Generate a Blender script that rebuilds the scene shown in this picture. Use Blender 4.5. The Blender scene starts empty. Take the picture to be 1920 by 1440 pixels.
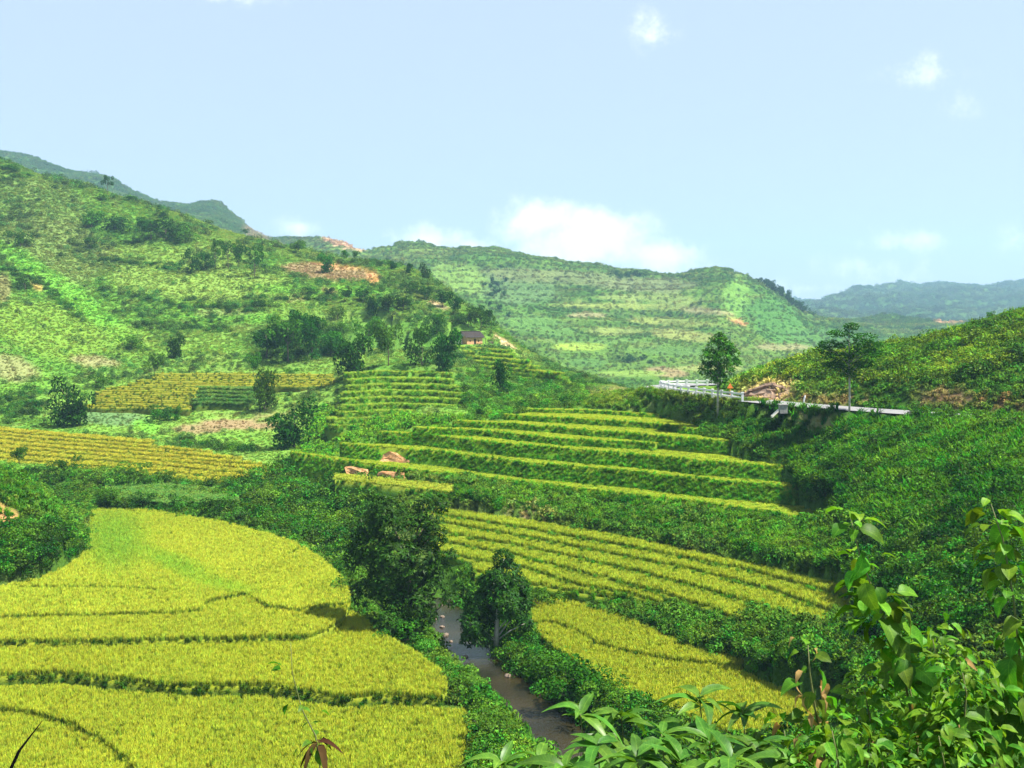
import bpy, math, random
import numpy as np
from mathutils import Vector, Matrix, Euler

# ------------------------------------------------------------------ camera, sky, sun, exposure
scene = bpy.context.scene
F, CX, HR = 1884.0, 960.0, 600.0          # focal length in photo pixels, centre column, horizon row
cam_d = bpy.data.cameras.new('camera'); cam = bpy.data.objects.new('camera', cam_d)
scene.collection.objects.link(cam); scene.camera = cam
cam.location = (0, 0, 0); cam.rotation_euler = (math.radians(90), 0, 0)
cam_d.sensor_width = 36; cam_d.lens = 36 * F / 1920; cam_d.shift_y = -(720 - HR) / 1920
cam_d.clip_start = 0.05; cam_d.clip_end = 30000

SUN = Vector((0.46, -0.13, 0.80)).normalized()
SUN_EL = math.asin(SUN.z); SUN_AZ = math.atan2(SUN.x, SUN.y)
world = bpy.data.worlds.new('World'); scene.world = world; world.use_nodes = True
SKY_STRENGTH = 0.0525
def build_world():
    nt = world.node_tree; N = nt.nodes; L = nt.links; N.clear()
    out = N.new('ShaderNodeOutputWorld'); bg = N.new('ShaderNodeBackground')
    bg.inputs['Strength'].default_value = SKY_STRENGTH
    sky = N.new('ShaderNodeTexSky'); sky.sky_type = 'NISHITA'; sky.sun_disc = False
    sky.sun_elevation = SUN_EL; sky.sun_rotation = SUN_AZ
    sky.altitude = 300; sky.air_density = 1.0; sky.dust_density = 1.2; sky.ozone_density = 1.5
    geo = N.new('ShaderNodeTexCoord')
    sep = N.new('ShaderNodeSeparateXYZ'); L.new(geo.outputs['Generated'], sep.inputs[0])
    def M(op, a, b=None, c=None):
        n = N.new('ShaderNodeMath'); n.operation = op
        for i, v in enumerate((a, b, c)):
            if v is None: continue
            if hasattr(v, 'links'): L.new(v, n.inputs[i])
            else: n.inputs[i].default_value = v
        return n.outputs[0]
    ymx = M('MAXIMUM', sep.outputs[1], 0.02)
    u = M('DIVIDE', sep.outputs[0], ymx); v = M('DIVIDE', sep.outputs[2], ymx)
    cmb = N.new('ShaderNodeCombineXYZ'); L.new(u, cmb.inputs[0]); L.new(v, cmb.inputs[1])
    def noise(scale, detail, rough, off):
        mp = N.new('ShaderNodeMapping'); mp.inputs['Location'].default_value = off
        L.new(cmb.outputs[0], mp.inputs['Vector'])
        n = N.new('ShaderNodeTexNoise'); n.inputs['Scale'].default_value = scale
        n.inputs['Detail'].default_value = detail; n.inputs['Roughness'].default_value = rough
        L.new(mp.outputs[0], n.inputs['Vector']); return n.outputs[0]
    n1 = noise(19, 9, 0.66, (3.1, 1.7, 0))
    # individual clouds: soft ellipses in sky direction, broken up by noise
    total = None
    clouds = [(1100, 450, 165, 70, 1.5), (1010, 415, 105, 60, 1.3), (1235, 480, 140, 44, 1.3), (800, 450, 105, 42, 1.0), (880, 462, 80, 26, .8),
              (570, 430, 75, 34, .62), (1690, 452, 110, 36, .72), (1905, 450, 60, 40, .6), (1725, 130, 110, 50, .55), (1225, 55, 64, 58, .55),
              (1800, 195, 60, 34, .5), (430, -10, 130, 42, .6), (1640, 505, 200, 42, .55), (690, 500, 330, 44, .6), (1500, 540, 260, 30, .5), (330, 470, 200, 60, .4)]
    for (px, py, rx, ry, a) in clouds:
        du = M('DIVIDE', M('SUBTRACT', u, (px - CX) / F), rx / F)
        dv = M('DIVIDE', M('SUBTRACT', v, (HR - py) / F), ry / F)
        d = M('SQRT', M('ADD', M('MULTIPLY', du, du), M('MULTIPLY', dv, dv)))
        m = M('MULTIPLY', M('MAXIMUM', M('SUBTRACT', 1.15, d), 0), a)
        total = m if total is None else M('MAXIMUM', total, m)
    # a scatter of further clouds all round the sky
    n2 = noise(2.2, 5, .55, (9.3, 4.2, 0))
    far = M('MULTIPLY', M('MAXIMUM', M('SUBTRACT', n2, .60), 0), 0.8)
    total = M('MAXIMUM', total, far)
    n3 = noise(44, 7, .6, (1.3, 7.7, 0))
    dens = M('ADD', total, M('ADD', M('MULTIPLY', M('SUBTRACT', n1, .5), 2.3), M('MULTIPLY', M('SUBTRACT', n3, .5), 1.3)))
    mr = N.new('ShaderNodeMapRange'); mr.interpolation_type = 'SMOOTHSTEP'
    L.new(dens, mr.inputs[0]); mr.inputs[1].default_value = .15; mr.inputs[2].default_value = 1.25
    gate = N.new('ShaderNodeMapRange'); L.new(total, gate.inputs[0]); gate.inputs[1].default_value = 0; gate.inputs[2].default_value = .55
    fac = M('MULTIPLY', M('MULTIPLY', mr.outputs[0], gate.outputs[0]), .92)
    # humid haze whitens the whole sky
    mixh = N.new('ShaderNodeMix'); mixh.data_type = 'RGBA'; mixh.inputs[0].default_value = .74
    L.new(sky.outputs[0], mixh.inputs[6]); mixh.inputs[7].default_value = (5.6, 6.62, 8.4, 1)
    mixc = N.new('ShaderNodeMix'); mixc.data_type = 'RGBA'; L.new(fac, mixc.inputs[0])
    L.new(mixh.outputs[2], mixc.inputs[6]); mixc.inputs[7].default_value = (11.5, 11.8, 11.6, 1)
    L.new(mixc.outputs[2], bg.inputs[0]); L.new(bg.outputs[0], out.inputs[0])
build_world()
sun_d = bpy.data.lights.new('sun', 'SUN'); sun_d.energy = 5.0; sun_d.angle = math.radians(.55); sun_d.color = (1, .95, .86)
sun = bpy.data.objects.new('sun', sun_d); scene.collection.objects.link(sun)
sun.rotation_euler = (-SUN).to_track_quat('-Z', 'Y').to_euler()
vs = scene.view_settings; vs.view_transform = 'Standard'; vs.look = 'None'; vs.gamma = 1; vs.exposure = 1.36
try: vs.use_curve_mapping = False
except Exception: pass
cy = scene.cycles
cy.use_denoising = True; cy.use_adaptive_sampling = True; cy.adaptive_threshold = .02; cy.max_bounces = 4; cy.diffuse_bounces = 2; cy.glossy_bounces = 2; cy.transmission_bounces = 3
cy.transparent_max_bounces = 4; cy.volume_bounces = 0; cy.caustics_reflective = False; cy.caustics_refractive = False

# ------------------------------------------------------------------ helpers
rng = np.random.default_rng(7); random.seed(7)
COL = scene.collection
def W(px, py, Y):                                  # photo pixel at a depth -> point in the place
    return np.array([(px - CX) / F * Y, Y, (HR - py) / F * Y])
def tag(o, label, cat=None, group=None, kind=None):
    o['label'] = label
    if cat: o['category'] = cat
    if group: o['group'] = group
    if kind: o['kind'] = kind
    return o
def link(o, parent=None):
    COL.objects.link(o)
    if parent is not None: o.parent = parent
    return o
def mesh_np(name, verts, faces, mat=None, smooth=False, cols=None):
    me = bpy.data.meshes.new(name)
    verts = np.asarray(verts, dtype=np.float32); faces = np.asarray(faces, dtype=np.int32)
    k = faces.shape[1]
    me.vertices.add(len(verts)); me.vertices.foreach_set('co', verts.ravel())
    me.loops.add(faces.size); me.loops.foreach_set('vertex_index', faces.ravel())
    me.polygons.add(len(faces)); me.polygons.foreach_set('loop_start', np.arange(0, faces.size, k, dtype=np.int32))
    if smooth: me.polygons.foreach_set('use_smooth', np.ones(len(faces), dtype=bool))
    if cols is not None:
        cols = np.asarray(cols, dtype=np.float32)
        if len(cols) == len(verts):
            a = me.color_attributes.new('Col', 'FLOAT_COLOR', 'POINT')
        else:
            a = me.color_attributes.new('Col', 'FLOAT_COLOR', 'CORNER'); cols = np.repeat(cols, k, axis=0)
        c4 = np.ones((len(cols), 4), dtype=np.float32); c4[:, :3] = cols
        a.data.foreach_set('color', c4.ravel())
    me.update(calc_edges=True)
    if mat: me.materials.append(mat)
    return me
def mesh_py(name, verts, faces, mat=None, smooth=False):
    me = bpy.data.meshes.new(name); me.from_pydata([tuple(v) for v in verts], [], [tuple(f) for f in faces]); me.update()
    if smooth:
        for p in me.polygons: p.use_smooth = True
    if mat: me.materials.append(mat)
    return me
def obj(name, me, parent=None):
    return link(bpy.data.objects.new(name, me), parent)
def empty(name, loc, rz=0):
    o = bpy.data.objects.new(name, None); o.location = loc; o.rotation_euler = (0, 0, rz); o.empty_display_size = .2
    return link(o)
def tube(path, radii, n=7, cap=True):
    path = [Vector(p) for p in path]; V = []; Fc = []
    for i, p in enumerate(path):
        d = (path[min(i + 1, len(path) - 1)] - path[max(i - 1, 0)]).normalized()
        a = d.orthogonal().normalized() if i == 0 else (a - d * a.dot(d)).normalized()
        b = d.cross(a)
        for k in range(n):
            t = 2 * math.pi * k / n
            V.append(p + (a * math.cos(t) + b * math.sin(t)) * radii[i])
    for i in range(len(path) - 1):
        for k in range(n):
            k2 = (k + 1) % n
            Fc.append((i * n + k, i * n + k2, (i + 1) * n + k2, (i + 1) * n + k))
    if cap:
        Fc.append(tuple(range(n))[::-1]); Fc.append(tuple((len(path) - 1) * n + k for k in range(n)))
    return V, Fc
def merge(parts):
    V = []; Fc = []
    for v, f in parts:
        o = len(V); V += list(v); Fc += [tuple(i + o for i in q) for q in f]
    return V, Fc
def box(cx, cy_, cz, sx, sy, sz):
    v = [(cx + a * sx / 2, cy_ + b * sy / 2, cz + c * sz / 2) for a in (-1, 1) for b in (-1, 1) for c in (-1, 1)]
    return v, [(0, 1, 3, 2), (4, 6, 7, 5), (0, 4, 5, 1), (2, 3, 7, 6), (0, 2, 6, 4), (1, 5, 7, 3)]

# numpy value noise
_perm = np.random.default_rng(3).random((256, 256))
def vnoise(x, y):
    xi = np.floor(x).astype(int); yi = np.floor(y).astype(int); fx = x - xi; fy = y - yi
    fx = fx * fx * (3 - 2 * fx); fy = fy * fy * (3 - 2 * fy)
    a = _perm[xi & 255, yi & 255]; b = _perm[(xi + 1) & 255, yi & 255]; c = _perm[xi & 255, (yi + 1) & 255]; d = _perm[(xi + 1) & 255, (yi + 1) & 255]
    return (a * (1 - fx) + b * fx) * (1 - fy) + (c * (1 - fx) + d * fx) * fy
def fbm(x, y, o=4, g=.5):
    s = 0; a = 1; t = 0
    for i in range(o):
        s = s + a * vnoise(x * 2 ** i + 17.3 * i, y * 2 ** i + 9.1 * i); t += a; a *= g
    return s / t
def smooth01(t): t = np.clip(t, 0, 1); return t * t * (3 - 2 * t)

def pchip(xk, yk, x):
    xk = np.asarray(xk, float); yk = np.asarray(yk, float); h = np.diff(xk); dl = np.diff(yk) / h; m = np.zeros_like(yk)
    for i in range(1, len(xk) - 1):
        if dl[i - 1] * dl[i] > 0:
            w1 = 2 * h[i] + h[i - 1]; w2 = h[i] + 2 * h[i - 1]; m[i] = (w1 + w2) / (w1 / dl[i - 1] + w2 / dl[i])
    m[0] = dl[0]; m[-1] = dl[-1]
    i = np.clip(np.searchsorted(xk, x) - 1, 0, len(h) - 1); t = (x - xk[i]) / h[i]; t = np.clip(t, 0, 1)
    return ((2 * t ** 3 - 3 * t ** 2 + 1) * yk[i] + (t ** 3 - 2 * t ** 2 + t) * h[i] * m[i] + (-2 * t ** 3 + 3 * t ** 2) * yk[i + 1] + (t ** 3 - t ** 2) * h[i] * m[i + 1])

# ------------------------------------------------------------------ materials
def new_mat(name):
    m = bpy.data.materials.new(name); m.use_nodes = True; nt = m.node_tree; nt.nodes.clear()
    return m, nt.nodes, nt.links
def nmath(N, L, op, a, b):
    n = N.new('ShaderNodeMath'); n.operation = op
    for i, v in enumerate((a, b)):
        if hasattr(v, 'links'): L.new(v, n.inputs[i])
        else: n.inputs[i].default_value = v
    return n.outputs[0]
def nmix(N, L, fac, a, b, mode='MIX'):
    n = N.new('ShaderNodeMix'); n.data_type = 'RGBA'; n.blend_type = mode
    for i, v in ((0, fac), (6, a), (7, b)):
        if hasattr(v, 'links'): L.new(v, n.inputs[i])
        else: n.inputs[i].default_value = v if i == 0 else (*v, 1)
    return n.outputs[2]
def nnoise(N, L, scale, detail=4, rough=.55, coord='pos', dist=0):
    n = N.new('ShaderNodeTexNoise'); n.inputs['Scale'].default_value = scale; n.inputs['Detail'].default_value = detail
    n.inputs['Roughness'].default_value = rough; n.inputs['Distortion'].default_value = dist
    if coord == 'pos':
        g = N.new('ShaderNodeNewGeometry'); L.new(g.outputs['Position'], n.inputs['Vector'])
    else:
        g = N.new('ShaderNodeTexCoord'); L.new(g.outputs['Object'], n.inputs['Vector'])
    return n.outputs[0]
def nramp(N, L, fac, stops):
    r = N.new('ShaderNodeValToRGB'); L.new(fac, r.inputs[0]); el = r.color_ramp.elements
    while len(el) < len(stops): el.new(.5)
    for e, (p, c) in zip(el, stops): e.position = p; e.color = (*c, 1)
    return r.outputs[0]
def foliage_mat(name, base=None, trans=.32, gloss=.0, rough=.5, vary=.35, hue=.03, veins=False, sward=0):
    """leaf: colour from the plant's own tint (or base) x leaf-to-leaf variation; light passes through the blade"""
    m, N, L = new_mat(name)
    if base is None:
        at = N.new('ShaderNodeAttribute'); at.attribute_type = 'INSTANCER'; at.attribute_name = 'tint'; c = at.outputs['Color']
    else:
        rgb = N.new('ShaderNodeRGB'); rgb.outputs[0].default_value = (*base, 1); c = rgb.outputs[0]
    vc = N.new('ShaderNodeVertexColor'); vc.layer_name = 'Col'
    c = nmix(N, L, 1.0, c, vc.outputs[0], 'MULTIPLY')
    if sward: c = nmix(N, L, 1.0, c, (.80, .80, .74), 'MULTIPLY')
    if veins:
        tc = N.new('ShaderNodeTexCoord'); sx = N.new('ShaderNodeSeparateXYZ'); L.new(tc.outputs['Object'], sx.inputs[0])
        ax_ = nmath(N, L, 'ABSOLUTE', sx.outputs[0], 0)
        rib = N.new('ShaderNodeMapRange'); L.new(ax_, rib.inputs[0]); rib.inputs[1].default_value = .0008; rib.inputs[2].default_value = .0028; rib.inputs[3].default_value = 1; rib.inputs[4].default_value = 0
        wv = nmath(N, L, 'SINE', nmath(N, L, 'MULTIPLY', nmath(N, L, 'SUBTRACT', sx.outputs[1], nmath(N, L, 'MULTIPLY', ax_, .9)), 520.0), 0)
        vn = N.new('ShaderNodeMapRange'); L.new(wv, vn.inputs[0]); vn.inputs[1].default_value = .75; vn.inputs[2].default_value = 1; vn.inputs[3].default_value = 0; vn.inputs[4].default_value = .45
        c = nmix(N, L, nmath(N, L, 'MAXIMUM', nmath(N, L, 'MULTIPLY', rib.outputs[0], .8), vn.outputs[0]), c, nmix(N, L, 1.0, c, (2.0, 1.6, 1.8), 'MULTIPLY'))
        sp = nnoise(N, L, 26, 4, .6, 'obj'); c = nmix(N, L, 1.0, c, nramp(N, L, sp, [(.3, (.6, .7, .6)), (.55, (1, 1, 1)), (.74, (1.5, 1.15, .8))]), 'MULTIPLY')
    oi = N.new('ShaderNodeObjectInfo'); hs = N.new('ShaderNodeHueSaturation')
    mr = N.new('ShaderNodeMapRange'); L.new(oi.outputs['Random'], mr.inputs[0]); mr.inputs[3].default_value = .5 - hue; mr.inputs[4].default_value = .5 + hue
    mv = N.new('ShaderNodeMapRange'); L.new(nmath(N, L, 'FRACT', nmath(N, L, 'MULTIPLY', oi.outputs['Random'], 7.31), 0), mv.inputs[0])
    mv.inputs[3].default_value = 1 - vary; mv.inputs[4].default_value = 1 + vary
    L.new(mr.outputs[0], hs.inputs['Hue']); L.new(mv.outputs[0], hs.inputs['Value']); L.new(c, hs.inputs['Color'])
    c = hs.outputs[0]
    d = N.new('ShaderNodeBsdfDiffuse'); L.new(c, d.inputs[0])
    t = N.new('ShaderNodeBsdfTranslucent'); L.new(nmix(N, L, 1.0, c, (1.15, 1.1, .55), 'MULTIPLY'), t.inputs[0])
    if sward:                                        # blades of a sward share much of the sward's own normal
        ge = N.new('ShaderNodeNewGeometry'); vm = N.new('ShaderNodeVectorMath'); vm.operation = 'SCALE'; L.new(ge.outputs['Normal'], vm.inputs[0]); vm.inputs['Scale'].default_value = 1 - sward
        va = N.new('ShaderNodeVectorMath'); va.operation = 'ADD'; L.new(vm.outputs[0], va.inputs[0]); va.inputs[1].default_value = (.25 * sward, -.2 * sward, .9 * sward)
        vz = N.new('ShaderNodeVectorMath'); vz.operation = 'NORMALIZE'; L.new(va.outputs[0], vz.inputs[0]); L.new(vz.outputs[0], d.inputs['Normal'])
    mx = N.new('ShaderNodeMixShader'); mx.inputs[0].default_value = trans; L.new(d.outputs[0], mx.inputs[1]); L.new(t.outputs[0], mx.inputs[2])
    sh = mx.outputs[0]
    if gloss > 0:
        g = N.new('ShaderNodeBsdfGlossy'); g.inputs['Roughness'].default_value = rough; g.inputs[0].default_value = (1, 1, 1, 1)
        mg = N.new('ShaderNodeMixShader'); mg.inputs[0].default_value = gloss * .05; L.new(sh, mg.inputs[1]); L.new(g.outputs[0], mg.inputs[2]); sh = mg.outputs[0]
    o = N.new('ShaderNodeOutputMaterial'); L.new(sh, o.inputs[0]); return m
def solid_mat(name, c1, c2, scale=3, rough=.85, bump=.3, bscale=20, coord='obj', detail=6, spec=.3):
    m, N, L = new_mat(name)
    n = nnoise(N, L, scale, detail, .6, coord); c = nramp(N, L, n, [(.3, c1), (.7, c2)])
    p = N.new('ShaderNodeBsdfPrincipled'); L.new(c, p.inputs['Base Color']); p.inputs['Roughness'].default_value = rough
    p.inputs['Specular IOR Level'].default_value = spec
    b = N.new('ShaderNodeBump'); b.inputs['Strength'].default_value = bump; b.inputs['Distance'].default_value = .05
    L.new(nnoise(N, L, bscale, 5, .65, coord), b.inputs['Height']); L.new(b.outputs[0], p.inputs['Normal'])
    o = N.new('ShaderNodeOutputMaterial'); L.new(p.outputs[0], o.inputs[0]); return m
def ground_mat(name, scale, bump_d, bump_s):
    """vertex colour (what grows or lies there) x two scales of mottling"""
    m, N, L = new_mat(name)
    vc = N.new('ShaderNodeVertexColor'); vc.layer_name = 'Col'
    n1 = nnoise(N, L, scale, 6, .68); n2 = nnoise(N, L, scale * 5.3, 5, .7)
    f1 = nramp(N, L, n1, [(.3, (.78, .82, .78)), (.5, (1, 1, 1)), (.72, (1.2, 1.15, 1.1))])
    f2 = nramp(N, L, n2, [(.33, (.72, .76, .75)), (.68, (1.24, 1.2, 1.15))])
    c = nmix(N, L, 1.0, nmix(N, L, 1.0, vc.outputs[0], f1, 'MULTIPLY'), f2, 'MULTIPLY')
    d = N.new('ShaderNodeBsdfDiffuse'); L.new(c, d.inputs[0]); d.inputs[1].default_value = .6
    b = N.new('ShaderNodeBump'); b.inputs['Strength'].default_value = bump_s; b.inputs['Distance'].default_value = bump_d
    L.new(nmath(N, L, 'ADD', n1, nmath(N, L, 'MULTIPLY', n2, .5)), b.inputs['Height']); L.new(b.outputs[0], d.inputs['Normal'])
    o = N.new('ShaderNodeOutputMaterial'); L.new(d.outputs[0], o.inputs[0]); return m
M_plant = foliage_mat('plant_tinted', None, .25, vary=.16, sward=.7)
M_shrub = foliage_mat('shrub_tinted', None, .30, gloss=.1, rough=.45, vary=.5, hue=.035)
M_rice = foliage_mat('rice_tinted', None, .25, vary=.2, hue=.02, sward=.65)
M_dark = foliage_mat('leaf_dark', (.020, .078, .007), .25, gloss=0, rough=.5, vary=.22, hue=.015)
M_mid = foliage_mat('leaf_mid', (.042, .135, .011), .28, gloss=0, vary=.3, hue=.022)
M_riv = foliage_mat('riverside_leaf', (.019, .080, .006), .25, gloss=.12, rough=.45, vary=.2, hue=.012)
M_light = foliage_mat('leaf_light', (.075, .20, .02), .3, vary=.3, hue=.022)
M_fg = foliage_mat('foreground_leaf', (.090, .225, .014), .42, gloss=.2, rough=.5, vary=.45, hue=.03, veins=True)
M_fg2 = foliage_mat('foreground_whorl_leaf', (.066, .17, .017), .34, gloss=.35, rough=.42, vary=.3, hue=.02, veins=True)
M_dry = foliage_mat('dry_leaf', (.36, .24, .09), .35, vary=.25, hue=.02)
M_dkleaf = foliage_mat('withered_leaf', (.06, .035, .015), .1, vary=.25)
M_bark = solid_mat('bark', (.055, .042, .028), (.15, .12, .085), 6, .9, .6, 22)
M_palebark = solid_mat('pale_bark', (.26, .25, .20), (.46, .44, .38), 5, .85, .3, 18)
M_stem = solid_mat('stem', (.08, .11, .03), (.15, .16, .05), 14, .6, .15, 40)
M_ground = ground_mat('ground', .55, .35, .9)
M_hill = ground_mat('hill', .045, 4.0, .8)
M_soil = solid_mat('soil', (.30, .12, .035), (.66, .38, .17), 2.4, .95, 1.0, 5, 'pos')
M_rockface = solid_mat('rockface', (.10, .055, .032), (.33, .235, .165), .55, .95, 1.0, 2.2, 'pos')
M_road = solid_mat('asphalt', (.17, .17, .168), (.23, .23, .225), .6, .9, .2, 12, 'pos')
M_white = solid_mat('white_paint', (.60, .61, .60), (.74, .74, .72), 4, .6, .1, 20)
M_concrete = solid_mat('concrete', (.20, .19, .18), (.36, .35, .32), 3, .9, .4, 16)
M_stone = solid_mat('river_stone', (.09, .07, .05), (.24, .18, .13), 3, .8, .5, 9)
M_adobe = solid_mat('adobe', (.46, .22, .10), (.62, .36, .20), 1.6, .95, .5, 8)
M_plaster = solid_mat('plaster', (.60, .55, .46), (.75, .70, .60), 1.6, .95, .4, 8)
M_rooftile = solid_mat('roof_tile', (.018, .014, .012), (.05, .038, .033), 3, .9, .7, 12)
M_hole = solid_mat('dark_wood', (.02, .015, .012), (.05, .035, .025), 4, .9, .2, 10)
M_orange = solid_mat('orange_paint', (.75, .20, .03), (.85, .30, .06), 4, .55, .1, 12)

# ------------------------------------------------------------------ the lie of the land: depth profiles (Y, photo row) per column
near_cols = {
 -500: [(1.2,3269),(20,1640),(50,1660),(64,1440),(95,1080),(112,820),(140,900),(163,880),(221,790),(290,620),(340,500),(420,340),(500,180),(560,300)],
   0: [(1.2,3269),(20,1640),(50,1660),(64,1440),(99,1118),(117,885),(140,960),(163,887),(221,806),(290,650),(340,560),(420,430),(500,300),(560,420)],
 100: [(1.2,3269),(20,1640),(50,1660),(64,1440),(103,1085),(117,945),(140,962),(163,888),(221,804),(290,662),(340,575),(420,445),(495,335),(560,425)],
 165: [(1.2,3269),(20,1640),(50,1660),(64,1440),(100,1115),(118,1035),(141,960),(163,890),(221,803),(290,672),(340,588),(420,462),(490,352),(560,430)],
 300: [(1.2,3269),(20,1640),(50,1660),(64,1440),(98,1130),(118,1040),(141,963),(163,895),(221,805),(280,700),(330,610),(400,500),(470,394),(560,480)],
 450: [(1.2,3269),(20,1640),(50,1660),(64,1440),(98,1130),(118,1045),(141,965),(163,895),(215,812),(272,702),(325,620),(400,508),(470,440),(560,520)],
 520: [(1.2,3269),(20,1640),(50,1660),(64,1440),(98,1132),(118,1045),(141,962),(163,893),(212,815),(270,700),(322,622),(400,512),(465,460),(560,540)],
 600: [(1.2,3269),(20,1640),(50,1660),(64,1440),(98,1140),(118,1050),(140,960),(163,892),(205,820),(262,700),(320,622),(400,522),(450,479),(540,560)],
 700: [(1.2,3269),(20,1640),(50,1660),(64,1442),(98,1150),(116,1045),(133,965),(150,892),(185,815),(248,700),(310,625),(390,535),(438,489),(520,580)],
 760: [(1.2,3269),(20,1640),(50,1660),(64,1442),(97,1165),(113,1050),(130,960),(146,885),(180,808),(240,700),(310,632),(380,550),(425,503),(510,590)],
 800: [(1.2,3269),(20,1640),(50,1660),(64,1442),(97,1172),(111,1055),(128,955),(142,882),(175,803),(236,702),(310,636),(372,565),(415,520),(500,600)],
 900: [(1.2,3269),(20,1640),(50,1660),(63,1445),(90,1210),(108,1062),(123,962),(138,885),(170,800),(228,722),(300,655),(345,618),(382,595),(470,640)],
 1000: [(1.2,3269),(20,1640),(50,1640),(62,1460),(79,1310),(98,1128),(121,975),(133,905),(160,790),(205,742),(270,700),(310,682),(335,668),(430,700)],
 1100: [(1.2,3269),(20,1640),(46,1640),(58,1500),(73,1335),(95,1145),(116,990),(130,918),(158,788),(180,744),(230,726),(270,718),(285,711),(380,735)],
 1200: [(1.2,3269),(20,1640),(44,1640),(58,1490),(75,1295),(92,1163),(110,1015),(126,930),(155,782),(172,737),(210,735),(240,738),(255,741),(340,760)],
 1300: [(1.2,3269),(20,1640),(42,1640),(58,1480),(72,1325),(88,1180),(105,1035),(118,945),(150,778),(158,744),(166,739),(175,734),(185,735),(280,770)],
 1400: [(1.2,3269),(20,1640),(40,1640),(58,1480),(70,1345),(83,1200),(98,1055),(112,960),(138,788),(145,752),(152,747),(155.5,722),(170,697),(260,790)],
 1500: [(1.2,3269),(20,1640),(40,1620),(58,1440),(67,1330),(78,1205),(92,1085),(110,948),(127,832),(135,766),(141,757),(144.5,730),(165,673),(250,790)],
 1600: [(1.2,3269),(20,1620),(40,1600),(54,1440),(62,1340),(72,1235),(85,1115),(97,988),(122,808),(128,773),(134,764),(137.5,730),(162,662),(250,770)],
 1700: [(1.2,3269),(20,1600),(38,1560),(50,1420),(58,1330),(66,1250),(78,1100),(90,985),(117,803),(123,778),(129,770),(132,735),(160,646),(250,750)],
 1800: [(1.2,3269),(20,1580),(36,1520),(47,1390),(54,1320),(62,1250),(74,1080),(86,968),(112,798),(118,783),(124,774),(127,738),(157,620),(250,730)],
 1920: [(1.2,3269),(20,1560),(34,1480),(44,1360),(51,1300),(58,1230),(70,1055),(82,945),(107,792),(113,790),(119,780),(122,742),(152,588),(250,700)],
 2450: [(1.2,3269),(20,1560),(34,1480),(44,1340),(51,1260),(58,1180),(70,1010),(78,900),(92,805),(96,800),(101,795),(104,740),(140,520),(250,640)],
}
far_cols = {
 -700: [(515,560),(620,560),(800,480),(1100,380),(1600,262),(2100,330),(3500,470),(4400,585)],
   0: [(515,560),(620,560),(800,500),(1100,420),(1600,289),(2100,400),(3500,500),(4400,585)],
  60: [(515,560),(620,560),(800,500),(1100,425),(1600,303),(2100,400),(3500,500),(4400,585)],
 130: [(515,560),(620,560),(800,505),(1100,435),(1600,324),(2100,410),(3500,505),(4400,585)],
 185: [(515,560),(620,560),(800,510),(1100,440),(1600,325),(2100,415),(3500,510),(4400,585)],
 240: [(515,565),(620,565),(800,520),(1100,450),(1600,349),(2100,430),(3500,515),(4400,585)],
 320: [(515,570),(620,570),(800,530),(1100,460),(1600,380),(2100,450),(3500,520),(4400,585)],
 400: [(515,580),(620,580),(800,540),(1100,475),(1600,387),(2100,455),(3500,525),(4400,585)],
 450: [(515,590),(620,590),(800,550),(1100,490),(1580,413),(2050,470),(3500,530),(4400,585)],
 515: [(515,610),(620,605),(800,560),(1100,500),(1500,450),(2000,500),(3500,540),(4400,585)],
 560: [(515,625),(620,620),(800,570),(1050,505),(1350,455),(1900,520),(3500,545),(4400,585)],
 600: [(515,635),(620,630),(800,575),(1050,505),(1330,450),(1850,525),(3500,550),(4400,585)],
 640: [(515,650),(620,640),(800,580),(1050,505),(1310,452),(1800,535),(3500,555),(4400,585)],
 690: [(515,665),(620,650),(800,590),(1030,515),(1260,476),(1750,545),(3500,560),(4400,586)],
 725: [(515,675),(620,655),(790,590),(1000,515),(1200,470),(1700,550),(3500,562),(4400,586)],
 770: [(515,690),(620,665),(780,590),(980,510),(1160,458),(1700,550),(3500,565),(4400,586)],
 830: [(515,705),(620,675),(770,600),(960,525),(1150,470),(1700,555),(3500,567),(4400,587)],
 910: [(515,720),(620,690),(760,615),(950,535),(1140,474),(1700,560),(3500,570),(4400,587)],
 1000: [(515,740),(620,705),(750,630),(940,550),(1130,486),(1700,565),(3500,572),(4400,588)],
 1130: [(515,748),(610,716),(740,645),(930,560),(1110,497),(1650,568),(3500,574),(4400,588)],
 1270: [(515,748),(610,717),(735,650),(910,570),(1090,509),(1600,570),(3500,575),(4400,588)],
 1345: [(515,745),(610,714),(730,640),(890,560),(1070,499),(1550,570),(3500,575),(4400,588)],
 1400: [(515,744),(610,712),(725,648),(880,575),(1065,512),(1500,575),(3500,574),(4400,588)],
 1460: [(515,742),(610,710),(720,660),(870,605),(1060,545),(1450,590),(3500,573),(4400,588)],
 1530: [(515,740),(610,708),(720,672),(880,630),(1150,594),(1500,605),(3500,568),(4400,588)],
 1620: [(515,735),(610,705),(730,675),(920,640),(1250,596),(1650,612),(3500,556),(4400,588)],
 1770: [(515,730),(610,700),(740,675),(950,645),(1250,606),(1700,618),(3400,541),(4400,588)],
 1850: [(515,730),(610,700),(740,675),(950,648),(1250,612),(1700,620),(3400,548),(4400,588)],
 1920: [(515,730),(610,700),(740,675),(950,648),(1250,612),(1700,620),(3400,546),(4400,588)],
 2600: [(515,700),(610,680),(740,650),(950,620),(1250,590),(1700,600),(3400,520),(4400,588)],
}
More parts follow.
